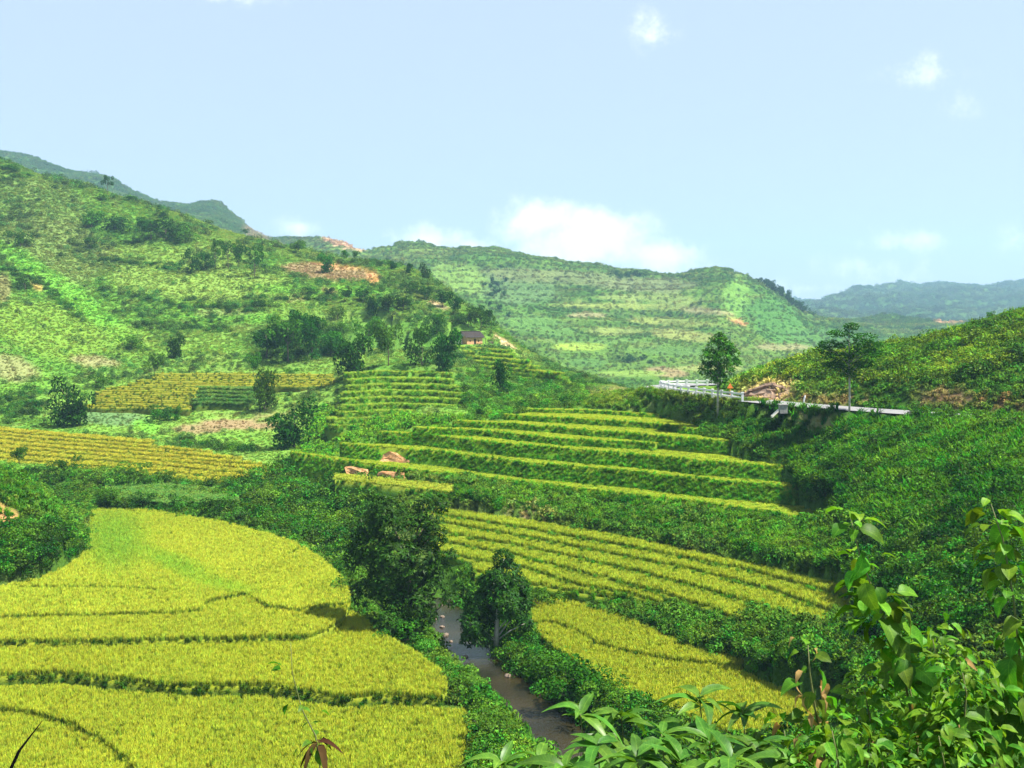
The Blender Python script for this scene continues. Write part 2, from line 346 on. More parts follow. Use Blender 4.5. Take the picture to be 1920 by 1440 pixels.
class Land:
    def __init__(s, cols, px, lny):
        s.px = px; s.lny = lny
        cx_ = sorted(cols); K = len(cols[cx_[0]])
        kY = np.array([[math.log(cols[c][k][0]) for k in range(K)] for c in cx_]); kR = np.array([[cols[c][k][1] for k in range(K)] for c in cx_], float)
        s.row = np.zeros((len(lny), len(px)))
        YY = np.stack([np.interp(px, cx_, kY[:, k]) for k in range(K)]); RR = np.stack([pchip(cx_, kR[:, k], px) for k in range(K)])
        for j in range(len(px)): s.row[:, j] = pchip(YY[:, j], RR[:, j], lny)
        PX, LY = np.meshgrid(px, lny); s.Y = np.exp(LY); s.PX = PX; s.x = (PX - CX) / F * s.Y; s.z = (HR - s.row) / F * s.Y
        s.upd()
    def upd(s):
        s.row = HR - s.z / s.Y * F
        vis = np.minimum.accumulate(s.row, axis=0); s.vis = np.vstack([np.full((1, vis.shape[1]), 9e9), vis[:-1]])   # horizon of everything nearer
    def bil(s, arr, px, Y):
        u = np.clip((px - s.px[0]) / (s.px[1] - s.px[0]), 0, len(s.px) - 1.001); v = np.clip((np.log(Y) - s.lny[0]) / (s.lny[1] - s.lny[0]), 0, len(s.lny) - 1.001)
        i = v.astype(int); j = u.astype(int); a = v - i; b = u - j
        if arr.ndim == 3: a = a[..., None]; b = b[..., None]
        return (arr[i, j] * (1 - a) + arr[i + 1, j] * a) * (1 - b) + (arr[i, j + 1] * (1 - a) + arr[i + 1, j + 1] * a) * b
    def height(s, x, Y): return s.bil(s.z, np.asarray(x) / np.asarray(Y) * F + CX, np.asarray(Y))
    def hit(s, px, py, y0=0, y1=1e9):
        """first ground met by the sight line through a photo pixel -> depth Y"""
        j = int(round((px - s.px[0]) / (s.px[1] - s.px[0]))); j = min(max(j, 0), len(s.px) - 1)
        ys = np.exp(s.lny); ok = (s.row[:, j] <= py) & (ys >= y0) & (ys <= y1)
        i = int(np.argmax(ok)) if ok.any() else len(ys) - 1
        return ys[i]
near = Land(near_cols, np.arange(-480, 2431, 6.0), np.linspace(math.log(1.2), math.log(560), 470))
far = Land(far_cols, np.arange(-680, 2581, 6.0), np.linspace(math.log(515), math.log(4380), 320))
# natural unevenness
amp = np.clip(near.Y / 260, .06, 1.0)
near.z += amp * (fbm(near.x / 22 + 50, near.Y / 22 + 50, 4) - .5) * 4.2 * smooth01((near.Y - 150) / 120) + (fbm(near.x / 4 + 9, near.Y / 4, 3) - .5) * .7 * smooth01((near.Y - 8) / 30)
g = fbm(far.x / 150 + 31, far.Y / 150 + 7, 5, .55)
ridgefade = smooth01((far.Y - 560) / 200)
far.z += ridgefade * (g - .5) * far.Y * .030 + (fbm(far.x / 30, far.Y / 30, 3) - .5) * 5 * ridgefade
# contour fields on the far slopes: shallow steps
st = 7.0; fz = far.z / st + (fbm(far.x / 90, far.Y / 90, 3) - .5) * .8; stepz = (np.floor(fz) + smooth01((fz - np.floor(fz) - .62) / .38)) * st
msk = smooth01((fbm(far.x / 130 + 5, far.Y / 110 + 3, 3) - .40) / .14) * (far.Y < 1300) * .75 * ridgefade
far.z += (stepz - (far.z + (fz - far.z / st) * st)) * msk
near.upd(); far.upd()

# stream bed
WATER_Z = -30.0
stream_px = [(1190, 1560), (1115, 1450), (1062, 1392), (1005, 1335), (948, 1283), (895, 1235), (862, 1195), (835, 1150), (815, 1120), (790, 1085), (755, 1055), (715, 1030), (650, 1012), (560, 1000), (450, 985), (330, 975), (180, 962), (0, 955), (-200, 950)]
stream_w = np.array([W(px, py, WATER_Z * F / (HR - py))[:2] for px, py in stream_px])
def resample(P, step):
    P = np.asarray(P, float); d = np.r_[0, np.cumsum(np.linalg.norm(np.diff(P, axis=0), axis=1))]; n = max(2, int(d[-1] / step)); t = np.linspace(0, d[-1], n)
    Q = np.stack([np.interp(t, d, P[:, k]) for k in range(P.shape[1])], 1)
    for _ in range(3): Q[1:-1] = (Q[:-2] + 2 * Q[1:-1] + Q[2:]) / 4
    return Q
stream_c = resample(stream_w, 1.2)
def dist_stream(x, y):
    sh = x.shape; x = x.ravel(); y = y.ravel(); out = np.full(x.shape, 99.0)
    m = (y > 40) & (y < 175); idx = np.where(m)[0]
    for a in range(0, len(idx), 20000):
        ii = idx[a:a + 20000]; out[ii] = np.sqrt(((x[ii, None] - stream_c[None, :, 0]) ** 2 + (y[ii, None] - stream_c[None, :, 1]) ** 2).min(1))
    return out.reshape(sh)
near_ds = dist_stream(near.x, near.Y)
visw = smooth01((118 - near.Y) / 14)               # past the trees the stream is a shallow overgrown ditch
carve = WATER_Z - .9 + np.maximum(0, near_ds - 1.2) * .85 + (1 - visw) * 3.5
near.z = np.where(near_ds < 7, np.minimum(near.z, carve), near.z); near.upd()

# ground colours (what grows there)
def base_colour(Ld, far_=False):
    if far_:
        n1 = fbm(Ld.x / 60 + 3, Ld.z / 9 + Ld.Y / 200, 4); n2 = fbm(Ld.x / 170 + 11, Ld.Y / 170, 4); n3 = fbm(Ld.x / 24, Ld.z / 4 + Ld.Y / 40, 3)
    else:
        n1 = fbm(Ld.x / 13 + 3, Ld.Y / 13, 5); n2 = fbm(Ld.x / 45 + 11, Ld.Y / 45, 4); n3 = fbm(Ld.x / 5, Ld.Y / 8, 3)
    dk = np.array([.080, .20, .026]); md = np.array([.120, .265, .034]); yl = np.array([.16, .28, .046]); br = np.array([.27, .22, .095])
    t = smooth01((n1 - .36) / .28)[..., None]; c = dk * (1 - t) + md * t
    t = smooth01((n2 - .46) / .20)[..., None] * .75; c = c * (1 - t) + yl * t
    t = smooth01((n3 - .62) / .12)[..., None] * .2; c = c * (1 - t) + br * t
    return c
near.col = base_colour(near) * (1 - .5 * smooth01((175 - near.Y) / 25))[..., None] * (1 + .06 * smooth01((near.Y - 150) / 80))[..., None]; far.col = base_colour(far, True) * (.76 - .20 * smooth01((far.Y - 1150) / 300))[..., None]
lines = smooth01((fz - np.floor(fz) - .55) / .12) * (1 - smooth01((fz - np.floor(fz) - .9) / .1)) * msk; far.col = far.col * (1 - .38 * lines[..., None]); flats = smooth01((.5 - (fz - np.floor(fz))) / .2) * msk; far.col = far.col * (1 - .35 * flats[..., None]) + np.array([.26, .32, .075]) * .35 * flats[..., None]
near.bush = np.ones_like(near.z); far.bush = np.ones_like(far.z)
def paint(Ld, px, py, rx, ry, col, y0=0, y1=1e9, a=1.0, rot=0, bush=None, soft=.35):
    nz = (fbm(Ld.x / (Ld.Y * .022) + 3, Ld.Y / (Ld.Y[:, :1] * .05) * 40, 3) - .5) * .7
    dx = Ld.PX - px; dy = Ld.row - py; c, s_ = math.cos(rot), math.sin(rot)
    d = np.sqrt(((dx * c + dy * s_) / rx) ** 2 + ((-dx * s_ + dy * c) / ry) ** 2) + nz * .5
    m = smooth01((1 - d) / soft + .5) * ((Ld.Y >= y0) & (Ld.Y <= y1)) * a
    Ld.col = Ld.col * (1 - m[..., None]) + np.array(col) * m[..., None]
    if bush is not None: Ld.bush = Ld.bush * (1 - m) + bush * m
LG = (.19, .30, .055); YG = (.155, .27, .036); BR = (.27, .205, .105); BRIGHT = (.13, .34, .035); DKG = (.045, .105, .02); SOIL = (.56, .30, .13); TAN = (.27, .255, .12)
# left hillside
paint(near, 380, 528, 190, 36, LG, 250, 520, .9, .05, .08); paint(near, 330, 480, 160, 18, LG, 300, 520, .7, .06, .2)
paint(near, 100, 470, 120, 60, (.17, .21, .07), 300, 520, .6, .2, .5); paint(near, 60, 380, 120, 50, (.15, .22, .06), 300, 520, .6, .25, .6)
paint(near, 130, 555, 150, 22, BRIGHT, 250, 520, .85, .62, .25); paint(near, 30, 480, 60, 20, BRIGHT, 250, 520, .7, .5, .3)
paint(near, 90, 620, 120, 50, YG, 230, 420, .8, .25, .25); paint(near, 240, 640, 120, 30, YG, 230, 420, .6, .1, .3)
paint(near, 625, 512, 95, 14, BR, 300, 520, 1, .06, .0); paint(near, 580, 500, 60, 8, BR, 300, 520, 1, 0, .0)
paint(near, 700, 522, 16, 12, SOIL, 300, 520, .8, .9, 0); paint(near, 640, 500, 60, 4, SOIL, 300, 520, .6, .1, 0)
paint(near, 820, 573, 22, 4, (.62, .48, .30), 280, 520, 1, .35, 0); paint(near, 945, 640, 24, 3, (.62, .48, .30), 250, 460, 1, .6, 0)
paint(near, 600, 545, 150, 12, BRIGHT, 280, 480, .7, .03, .3); paint(near, 430, 595, 130, 10, BRIGHT, 250, 480, .5, .0, .4); paint(near, 430, 585, 60, 5, TAN, 250, 460, .5, 0, .2)
paint(near, 615, 545, 16, 6, BR, 280, 480, .8, .3, 0); paint(near, 555, 560, 20, 5, BR, 280, 480, .7, 0, 0)
paint(near, 180, 678, 45, 12, TAN, 220, 420, .8, .1, .1); paint(near, 15, 690, 60, 25, TAN, 220, 420, .7, .2, .2); paint(near, 70, 535, 14, 10, SOIL, 250, 500, .5, .7, 0)
paint(near, 5, 540, 16, 30, BR, 250, 500, .6, 0, .1)
paint(near, 455, 797, 80, 10, BR, 170, 260, 1, .03, 0); paint(near, 370, 805, 45, 8, BR, 170, 260, .9, .02, 0); paint(near, 500, 778, 60, 5, BR, 170, 260, .6, 0, .1)
paint(near, 210, 785, 75, 14, (.11, .20, .075), 170, 260, .9, .05, .1); paint(near, 420, 738, 70, 16, (.085, .20, .05), 180, 300, .9, 0, .0)
paint(near, 275, 800, 28, 14, BRIGHT, 170, 260, .8, .2, 0)
paint(near, 545, 640, 100, 45, DKG, 230, 400, .7, 0, 1); paint(near, 700, 625, 90, 30, (.09, .19, .035), 250, 400, .6, 0, .5)
paint(near, 320, 920, 120, 18, (.10, .24, .045), 140, 190, 1, 0, 0)
paint(near, 10, 975, 24, 26, SOIL, 90, 135, 1, 0, 0)
paint(near, 1160, 740, 90, 16, (.26, .27, .10), 150, 260, .8, 0, .3)
# right bank, road cutting, knoll
paint(near, 1440, 735, 55, 26, (.50, .33, .21), 140, 166, 1, -.35, 0); paint(near, 1560, 752, 80, 8, (.26, .17, .09), 128, 160, .8, 0, .1)
paint(near, 1770, 748, 60, 16, (.22, .13, .08), 118, 150, .8, .05, .1); paint(near, 1880, 758, 50, 12, (.18, .09, .05), 110, 150, .8, 0, .2)
paint(near, 1500, 690, 120, 16, (.30, .30, .05), 140, 190, .7, -.28, 1); paint(near, 1700, 690, 220, 30, (.10, .18, .03), 130, 190, .6, -.15, 1)
paint(near, 1700, 880, 260, 110, (.045, .115, .02), 60, 130, .8, .1, 1); paint(near, 1640, 988, 22, 8, (.30, .10, .05), 70, 130, 1, .2, 0); paint(near, 1885, 1030, 40, 14, (.32, .10, .05), 50, 130, 1, .1, 0)
paint(near, 1540, 800, 70, 12, (.32, .26, .12), 90, 140, .5, .2, .4)
paint(near, 1000, 957, 62, 4, (.40, .29, .15), 100, 150, 1, .12, 0); paint(near, 1250, 940, 120, 8, (.30, .25, .10), 100, 150, .5, .1, .2)
# far slopes: plots, scars, groves
for a in [(1085, 650, 52, 9, (.25, .36, .05), 0), (1100, 592, 42, 6, TAN, 0), (1290, 630, 70, 10, (.26, .30, .08), .1), (1150, 622, 60, 8, (.22, .28, .07), 0), (1380, 602, 20, 5, SOIL, .45),
          (1250, 698, 40, 8, BR, .1), (1180, 700, 60, 6, LG, 0), (1330, 690, 60, 6, (.24, .28, .08), 0), (1225, 560, 110, 8, (.20, .27, .07), .03), (1380, 560, 26, 40, (.15, .30, .05), .5),
          (1470, 650, 60, 6, TAN, 0), (1450, 600, 60, 40, (.07, .19, .035), .5), (1590, 640, 120, 20, (.08, .19, .04), .1), (960, 540, 90, 30, (.10, .18, .06), .1), (1050, 520, 160, 14, (.15, .19, .07), .05),
          (860, 520, 60, 25, (.16, .27, .05), .3), (1210, 535, 100, 12, (.16, .20, .08), 0), (1780, 604, 26, 5, (.55, .36, .20), 0), (1100, 680, 40, 8, (.08, .18, .04), 0), (1290, 660, 100, 8, (.10, .20, .045), .05),
          (1010, 610, 80, 18, (.10, .21, .045), .2), (1180, 575, 160, 6, (.24, .30, .07), .02), (1265, 605, 90, 6, (.24, .30, .07), .05), (1330, 585, 50, 5, TAN, .1), (1120, 640, 90, 5, (.10, .20, .04), 0)]:
    paint(far, a[0], a[1], a[2], a[3], a[4], 520, 1450, .85, a[5], .25)
paint(far, 645, 457, 45, 8, (.55, .33, .22), 1000, 1500, .8, .25, .1); paint(far, 480, 440, 30, 12, (.40, .30, .18), 1200, 1800, .6, .5, .2); paint(far, 1400, 720, 40, 5, (.40, .20, .10), 520, 800, .7, 0, 0)

# ------------------------------------------------------------------ plant clumps that the scatters repeat
def quads(c, ax, up, L_, Wd):                       # leaf blades from centre, long axis, side axis
    a = ax * (L_ / 2)[:, None]; b = up * (Wd / 2)[:, None]
    V = np.stack([c - a, c + b - a * .1, c + a, c - b - a * .1], 1).reshape(-1, 3)
    return V, np.arange(len(V)).reshape(-1, 4)
def unit(v): return v / np.maximum(1e-9, np.linalg.norm(v, axis=-1, keepdims=True))
def shrub_clump(seed, n=190, leaf=.26):
    r = np.random.default_rng(seed); k = 6
    lc = np.c_[r.normal(0, .42, k), r.normal(0, .42, k), r.uniform(.25, .85, k)]; lr = r.uniform(.35, .6, k)
    w = r.integers(0, k, n); d = unit(r.normal(size=(n, 3)) + [0, 0, .35]); p = lc[w] + d * (lr[w] * r.uniform(.7, 1.05, n))[:, None]; p[:, 2] = np.abs(p[:, 2])
    nrm = unit(d * .8 + r.normal(size=(n, 3)) * .6 + [0, 0, .3]); ax = unit(np.cross(nrm, r.normal(size=(n, 3)))); sd = np.cross(nrm, ax)
    L_ = leaf * r.uniform(.7, 1.4, n); V, Fc = quads(p, ax, sd, L_, L_ * r.uniform(.4, .65, n))
    b = r.uniform(.35, 1.75, n)[:, None] * np.array([1, 1, 1]); b[:, 0] *= r.uniform(.85, 1.35, n)
    return V, Fc, b
def blades(seed, n, spread, lean, wid, kinds):
    """grass or rice tuft: n bent blades of two quads, unit height"""
    r = np.random.default_rng(seed); V = []; Fc = []; C = []
    for i in range(n):
        a = r.uniform(0, 6.283); rad = spread * math.sqrt(r.uniform()); base = np.array([math.cos(a) * rad, math.sin(a) * rad, 0])
        a2 = r.uniform(0, 6.283); dirv = np.array([math.cos(a2), math.sin(a2), 0]); ln = r.uniform(.3, 1) * lean; h = r.uniform(.65, 1.08)
        sd = np.array([-dirv[1], dirv[0], 0]) * wid * r.uniform(.6, 1.3)
        tip_drop = r.uniform(0, .35) * ln
        p0, p1, p2 = base, base + dirv * ln * .35 + [0, 0, h * .62], base + dirv * ln + [0, 0, h - tip_drop]
        o = len(V); V += [p0 - sd * .7, p0 + sd * .7, p1 + sd, p1 - sd, p2 + sd * .25, p2 - sd * .25]
        Fc += [(o, o + 1, o + 2, o + 3), (o + 3, o + 2, o + 4, o + 5)]
        lo, hi = kinds[i % len(kinds)]; m = r.uniform(.75, 1.25); C += [np.array(lo) * m, np.array(hi) * m]
    return np.array(V), np.array(Fc), np.array(C)
def proto_coll(name, items, mat):
    c = bpy.data.collections.new(name)
    for i, (V, Fc, C) in enumerate(items):
        o = bpy.data.objects.new('%s_%02d' % (name, i), mesh_np(name, V, Fc, mat, cols=C)); c.objects.link(o)
    return c
PC = {}
PC['shrub'] = proto_coll('shrub_kit', [shrub_clump(s, 300, .20) for s in range(11, 17)], M_shrub)
PC['weed'] = proto_coll('weed_kit', [shrub_clump(s, 120, .34) for s in range(31, 36)], M_plant)
G1 = [((.8, .9, .7), (1.0, 1.05, .9)), ((.75, .85, .65), (1.1, 1.05, 1.0)), ((.85, .9, .7), (1.2, 1.12, 1.05))]
PC['grass'] = proto_coll('grass_kit', [blades(s, 26, .35, .75, .05, G1) for s in range(41, 46)], M_plant)
R1 = [((.6, .85, .7), (.82, 1.05, .85)), ((.75, .9, .8), (1.05, 1.06, .95)), ((.8, .88, .75), (1.28, 1.18, 1.05))]
PC['rice'] = proto_coll('rice_kit', [blades(s, 30, .42, .62, .040, R1) for s in range(51, 57)], M_rice)
GN = {}
def gn_tree(kit):
    if kit in GN: return GN[kit]
    t = bpy.data.node_groups.new('spread_' + kit, 'GeometryNodeTree'); N = t.nodes; L = t.links
    t.interface.new_socket('Geometry', in_out='INPUT', socket_type='NodeSocketGeometry'); t.interface.new_socket('Geometry', in_out='OUTPUT', socket_type='NodeSocketGeometry')
    gi = N.new('NodeGroupInput'); go = N.new('NodeGroupOutput'); ip = N.new('GeometryNodeInstanceOnPoints'); ci = N.new('GeometryNodeCollectionInfo')
    ci.inputs['Collection'].default_value = PC[kit]; ci.inputs['Separate Children'].default_value = True; ci.inputs['Reset Children'].default_value = True
    def na(nm, ty):
        n = N.new('GeometryNodeInputNamedAttribute'); n.data_type = ty; n.inputs['Name'].default_value = nm; return n.outputs['Attribute']
    er = N.new('FunctionNodeEulerToRotation'); L.new(na('rot', 'FLOAT_VECTOR'), er.inputs[0])
    L.new(gi.outputs[0], ip.inputs['Points']); L.new(ci.outputs[0], ip.inputs['Instance']); ip.inputs['Pick Instance'].default_value = True
    L.new(na('pick', 'INT'), ip.inputs['Instance Index']); L.new(er.outputs[0], ip.inputs['Rotation']); L.new(na('size', 'FLOAT_VECTOR'), ip.inputs['Scale'])
    L.new(ip.outputs[0], go.inputs[0]); GN[kit] = t; return t
N_INST = 0
def spread(name, kit, P, size, tint, label, parent=None, tilt=.18, cat=None):
    """one object of kind stuff: the kit's clumps at points P"""
    global N_INST
    P = np.asarray(P, np.float32); n = len(P)
    if n == 0: return None
    N_INST += n
    size = np.asarray(size, np.float32); size = np.repeat(size[:, None], 3, 1) if size.ndim == 1 else size
    tint = np.asarray(tint, np.float32); tint = np.repeat(tint[None], n, 0) if tint.ndim == 1 else tint
    me = bpy.data.meshes.new(name); me.vertices.add(n); me.vertices.foreach_set('co', P.ravel())
    rot = np.c_[rng.normal(0, tilt, n), rng.normal(0, tilt, n), rng.uniform(0, 6.283, n)].astype(np.float32)
    for nm, ty, key, dat in (('rot', 'FLOAT_VECTOR', 'vector', rot), ('size', 'FLOAT_VECTOR', 'vector', size), ('tint', 'FLOAT_VECTOR', 'vector', tint), ('pick', 'INT', 'value', rng.integers(0, 99, n).astype(np.int32) % len(PC[kit].objects))):
        a = me.attributes.new(nm, ty, 'POINT'); a.data.foreach_set(key, np.ascontiguousarray(dat).ravel())
    o = obj(name, me, parent); md = o.modifiers.new('spread', 'NODES'); md.node_group = gn_tree(kit)
    tag(o, label, None, None, 'stuff'); return o

# ------------------------------------------------------------------ terraces
def poly(pts):
    p = sorted(pts); return np.array([q[0] for q in p], float), np.array([q[1] for q in p], float)
TERR = []
class Terr: pass
def terrace(front, back, z, h, label, px0=None, px1=None, name='rice_terrace', crop=(.45, .43, .05), cropH=.6, dens=9, csize=.6, riser=(.05, .10, .015), rdens=7, rsize=.4, rkit='grass', gap=(0, 0), kit='rice', skip=(), var=.06, soilz=None, tone=None, lipnoise=.25, taper=0, lean=.42, lean_max=1.0):  # default riser colour is darkened to stand in for shade under overhanging rice
    """level field: crop canopy at z, between photo rows front(px) and back(px); bank of height h below its lip"""
    t = Terr(); fx, fy = poly(front); bx, by = poly(back)
    px0 = fx[0] if px0 is None else px0; px1 = fx[-1] if px1 is None else px1
    n = max(6, int((px1 - px0) / 6)); t.px = np.linspace(px0, px1, n)
    fr = np.interp(t.px, fx, fy); br = np.interp(t.px, bx, by); t.zc = z; t.z = z - cropH * .8
    t.Yf = z * F / (HR - fr); t.Yb = z * F / (HR - np.minimum(br, fr - 1.0))
    x = (t.px - CX) / F * t.Yf
    t.Yf = t.Yf + (fbm(x / 3.1 + z * 7, t.Yf * 0 + z * 3, 3) - .5) * lipnoise * 2
    t.Yb = np.maximum(t.Yb, t.Yf + .3)
    if taper:                                        # the lip curves back into the slope at both ends
        e = np.minimum(t.px - t.px[0], t.px[-1] - t.px); q = 1 - np.sqrt(np.clip(1 - (1 - np.clip(np.where(t.px < (t.px[0] + t.px[-1]) / 2, e / taper, e / (taper * .3)), 0, 1)) ** 2, 0, 1)); t.Yf = t.Yf + (t.Yb - t.Yf - .3) * q
    t.lean = min(lean * h, lean_max); t.h = h; t.label = label; t.name = name
    t.crop = np.array(crop); t.cropH = cropH; t.dens = dens; t.csize = csize; t.riser = np.array(riser); t.rdens = rdens; t.rsize = rsize; t.rkit = rkit; t.gap = gap; t.kit = kit; t.skip = skip; t.var = var; t.tone = tone
    TERR.append(t); return t
def wave(pts, a=2.6, sc=70., n=12):
    x, y = poly(pts); q = np.linspace(x[0], x[-1], n); return [(u, v + (float(fbm(np.array([u / sc]), np.array([3.3]), 2)[0]) - .5) * 2 * a) for u, v in zip(q, np.interp(q, x, y))]
def shift(p, d): return [(a, b + d) for a, b in p]
YEL = (.375, .42, .036); YEL2 = (.40, .445, .042); YGR = (.28, .37, .034); GRN = (.20, .34, .04)
lb = [(-300, 1152), (0, 1150), (133, 1147), (333, 1143), (377, 1137), (387, 1123), (425, 1114), (460, 1108), (500, 1130), (560, 1139), (655, 1124)]
lc = [(-300, 1197), (0, 1195), (200, 1195), (400, 1190), (583, 1185), (613, 1173), (640, 1157), (655, 1128)]
ld = [(-300, 1250), (0, 1257), (117, 1253), (200, 1263), (333, 1275), (500, 1275), (583, 1288), (640, 1297), (733, 1293), (823, 1300), (838, 1282)]
le = [(-300, 1290), (0, 1320), (67, 1330), (143, 1350), (200, 1383), (250, 1427), (300, 1500)]
# bottom-left paddies (canopy levels step down towards the viewer)
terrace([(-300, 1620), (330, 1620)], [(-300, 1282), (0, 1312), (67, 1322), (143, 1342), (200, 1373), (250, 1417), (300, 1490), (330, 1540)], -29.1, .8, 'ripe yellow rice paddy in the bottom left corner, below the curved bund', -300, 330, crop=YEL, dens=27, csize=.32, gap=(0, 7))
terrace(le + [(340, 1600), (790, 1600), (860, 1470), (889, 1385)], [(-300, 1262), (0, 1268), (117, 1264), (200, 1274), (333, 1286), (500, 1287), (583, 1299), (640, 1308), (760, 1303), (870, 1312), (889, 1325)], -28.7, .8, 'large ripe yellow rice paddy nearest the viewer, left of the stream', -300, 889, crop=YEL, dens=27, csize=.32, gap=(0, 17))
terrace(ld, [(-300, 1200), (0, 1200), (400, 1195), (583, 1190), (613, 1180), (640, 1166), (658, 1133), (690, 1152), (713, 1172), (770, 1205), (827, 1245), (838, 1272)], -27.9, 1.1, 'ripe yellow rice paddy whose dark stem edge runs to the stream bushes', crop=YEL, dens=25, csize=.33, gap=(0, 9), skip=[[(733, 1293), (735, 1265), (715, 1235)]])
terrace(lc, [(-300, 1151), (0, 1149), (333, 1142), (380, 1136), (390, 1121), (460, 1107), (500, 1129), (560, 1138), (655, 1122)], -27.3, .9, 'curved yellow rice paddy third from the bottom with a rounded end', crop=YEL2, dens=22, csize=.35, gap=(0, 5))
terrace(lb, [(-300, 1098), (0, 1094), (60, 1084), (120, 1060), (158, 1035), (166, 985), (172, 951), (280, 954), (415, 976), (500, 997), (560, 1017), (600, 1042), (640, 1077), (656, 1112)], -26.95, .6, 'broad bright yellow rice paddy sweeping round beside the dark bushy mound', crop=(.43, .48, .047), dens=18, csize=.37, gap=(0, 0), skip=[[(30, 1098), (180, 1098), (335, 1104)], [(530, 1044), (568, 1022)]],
        tone=[(215, 1010, 75, 70, (.20, .38, .04), .7), (330, 1055, 90, 22, (.25, .43, .04), .35), (420, 1095, 80, 14, (.29, .45, .04), .2)])
# lower fields right of the stream
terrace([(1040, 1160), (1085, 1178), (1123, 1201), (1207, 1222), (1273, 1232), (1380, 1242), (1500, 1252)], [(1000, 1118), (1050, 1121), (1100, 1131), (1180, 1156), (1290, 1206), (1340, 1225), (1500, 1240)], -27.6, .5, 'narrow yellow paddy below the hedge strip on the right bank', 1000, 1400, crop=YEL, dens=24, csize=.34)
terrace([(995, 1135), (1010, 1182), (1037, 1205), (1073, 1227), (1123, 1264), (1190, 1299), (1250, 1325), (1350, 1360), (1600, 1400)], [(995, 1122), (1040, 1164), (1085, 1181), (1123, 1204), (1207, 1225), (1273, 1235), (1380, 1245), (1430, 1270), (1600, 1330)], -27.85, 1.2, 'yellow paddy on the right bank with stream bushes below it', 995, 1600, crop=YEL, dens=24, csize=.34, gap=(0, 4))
Bl = [[(753, 940), (860, 953), (993, 972), (1193, 1007), (1280, 1027), (1430, 1057), (1600, 1097)],
      [(800, 958), (837, 967), (960, 987), (1193, 1027), (1280, 1045), (1430, 1074), (1610, 1124)],
      [(820, 978), (843, 983), (993, 1008), (1193, 1047), (1280, 1064), (1449, 1104), (1605, 1163)],
      [(820, 996), (850, 1003), (993, 1027), (1193, 1070), (1280, 1093), (1392, 1123), (1520, 1168), (1560, 1185)],
      [(820, 1013), (853, 1020), (977, 1043), (1127, 1082), (1250, 1113), (1340, 1140), (1400, 1168)],
      [(820, 1035), (857, 1043), (990, 1066), (1093, 1098), (1180, 1112), (1240, 1130)],
      [(900, 1072), (997, 1095), (1093, 1112), (1180, 1122)]]
ordn = ['highest', 'second', 'third', 'fourth', 'fifth', 'sixth', 'lowest']
for i in range(6):
    z = -24.2 - .47 * i; fr = shift(Bl[i + 1], -5); x1 = min(Bl[i][-1][0], Bl[i + 1][-1][0]); x0 = max(Bl[i][0][0], Bl[i + 1][0][0]) - 10
    terrace(fr, Bl[i], z, .55, ordn[i] + ' of the six curved yellow green steps above the lower right paddies', x0, x1, crop=(.345, .415, .038), dens=15, csize=.45, riser=(.08, .18, .02), rdens=5, rsize=.45, gap=(2, 1.5))
# long straight terraces on the right bank (thin crop strip above a tall grassy bank)
Tl = [('lowest', -21.5, 1.9, [(545, 848), (560, 850), (643, 862), (760, 878), (860, 888), (1027, 907), (1193, 927), (1271, 934), (1484, 965), (1570, 982)]),
      ('second', -19.5, 1.9, [(637, 832), (727, 837), (860, 850), (993, 867), (1193, 882), (1313, 896), (1500, 912)]),
      ('third', -17.8, 1.6, [(707, 810), (793, 813), (960, 832), (1193, 850), (1313, 862), (1475, 874)]),
      ('fourth', -16.9, .9, [(775, 802), (893, 805), (1060, 822), (1193, 828), (1235, 831)]),
      ('fifth', -16.0, .95, [(848, 789), (960, 793), (1193, 812), (1373, 827)]),
      ('sixth', -15.2, .9, [(945, 777), (1060, 783), (1228, 793), (1315, 806)]),
      ('topmost', -14.7, .6, [(990, 767), (1100, 769), (1228, 776), (1300, 784)])]
for i, (nm, z, h, lip) in enumerate(Tl):
    lx, ly = poly(lip); back = []
    for px in np.linspace(lx[0], lx[-1], 14):
        Y0 = z * F / (HR - np.interp(px, lx, ly)); Yb = Y0 + 2.4
        if i + 1 < len(Tl):
            ux, uy = poly(Tl[i + 1][3])
            if ux[0] <= px <= ux[-1]: Yb = Tl[i + 1][1] * F / (HR - np.interp(px, ux, uy)) + .4
            elif i + 2 < len(Tl):
                vx, vy = poly(Tl[i + 2][3])
                if vx[0] <= px <= vx[-1]: Yb = Tl[i + 2][1] * F / (HR - np.interp(px, vx, vy)) + .4
        back.append((px, HR - z * F / Yb))
    terrace(lip, back, z, h + .5, nm + ' of the long straight rice terraces with grassy banks below the road', crop=(.30, .37, .036), cropH=.22, dens=9, csize=.5, riser=(.10, .25, .022), rdens=13, rsize=.42, rkit='grass', lipnoise=.6, taper=45, lean=.8, lean_max=1.9)
terrace([(628, 896), (727, 907), (855, 922)], [(628, 886), (727, 895), (855, 908)], -22.6, 1.6, 'short terrace strip with bare orange earth bank beside the big riverside tree', crop=(.36, .40, .05), cropH=.4, dens=6, riser=(.075, .185, .022), rdens=5)
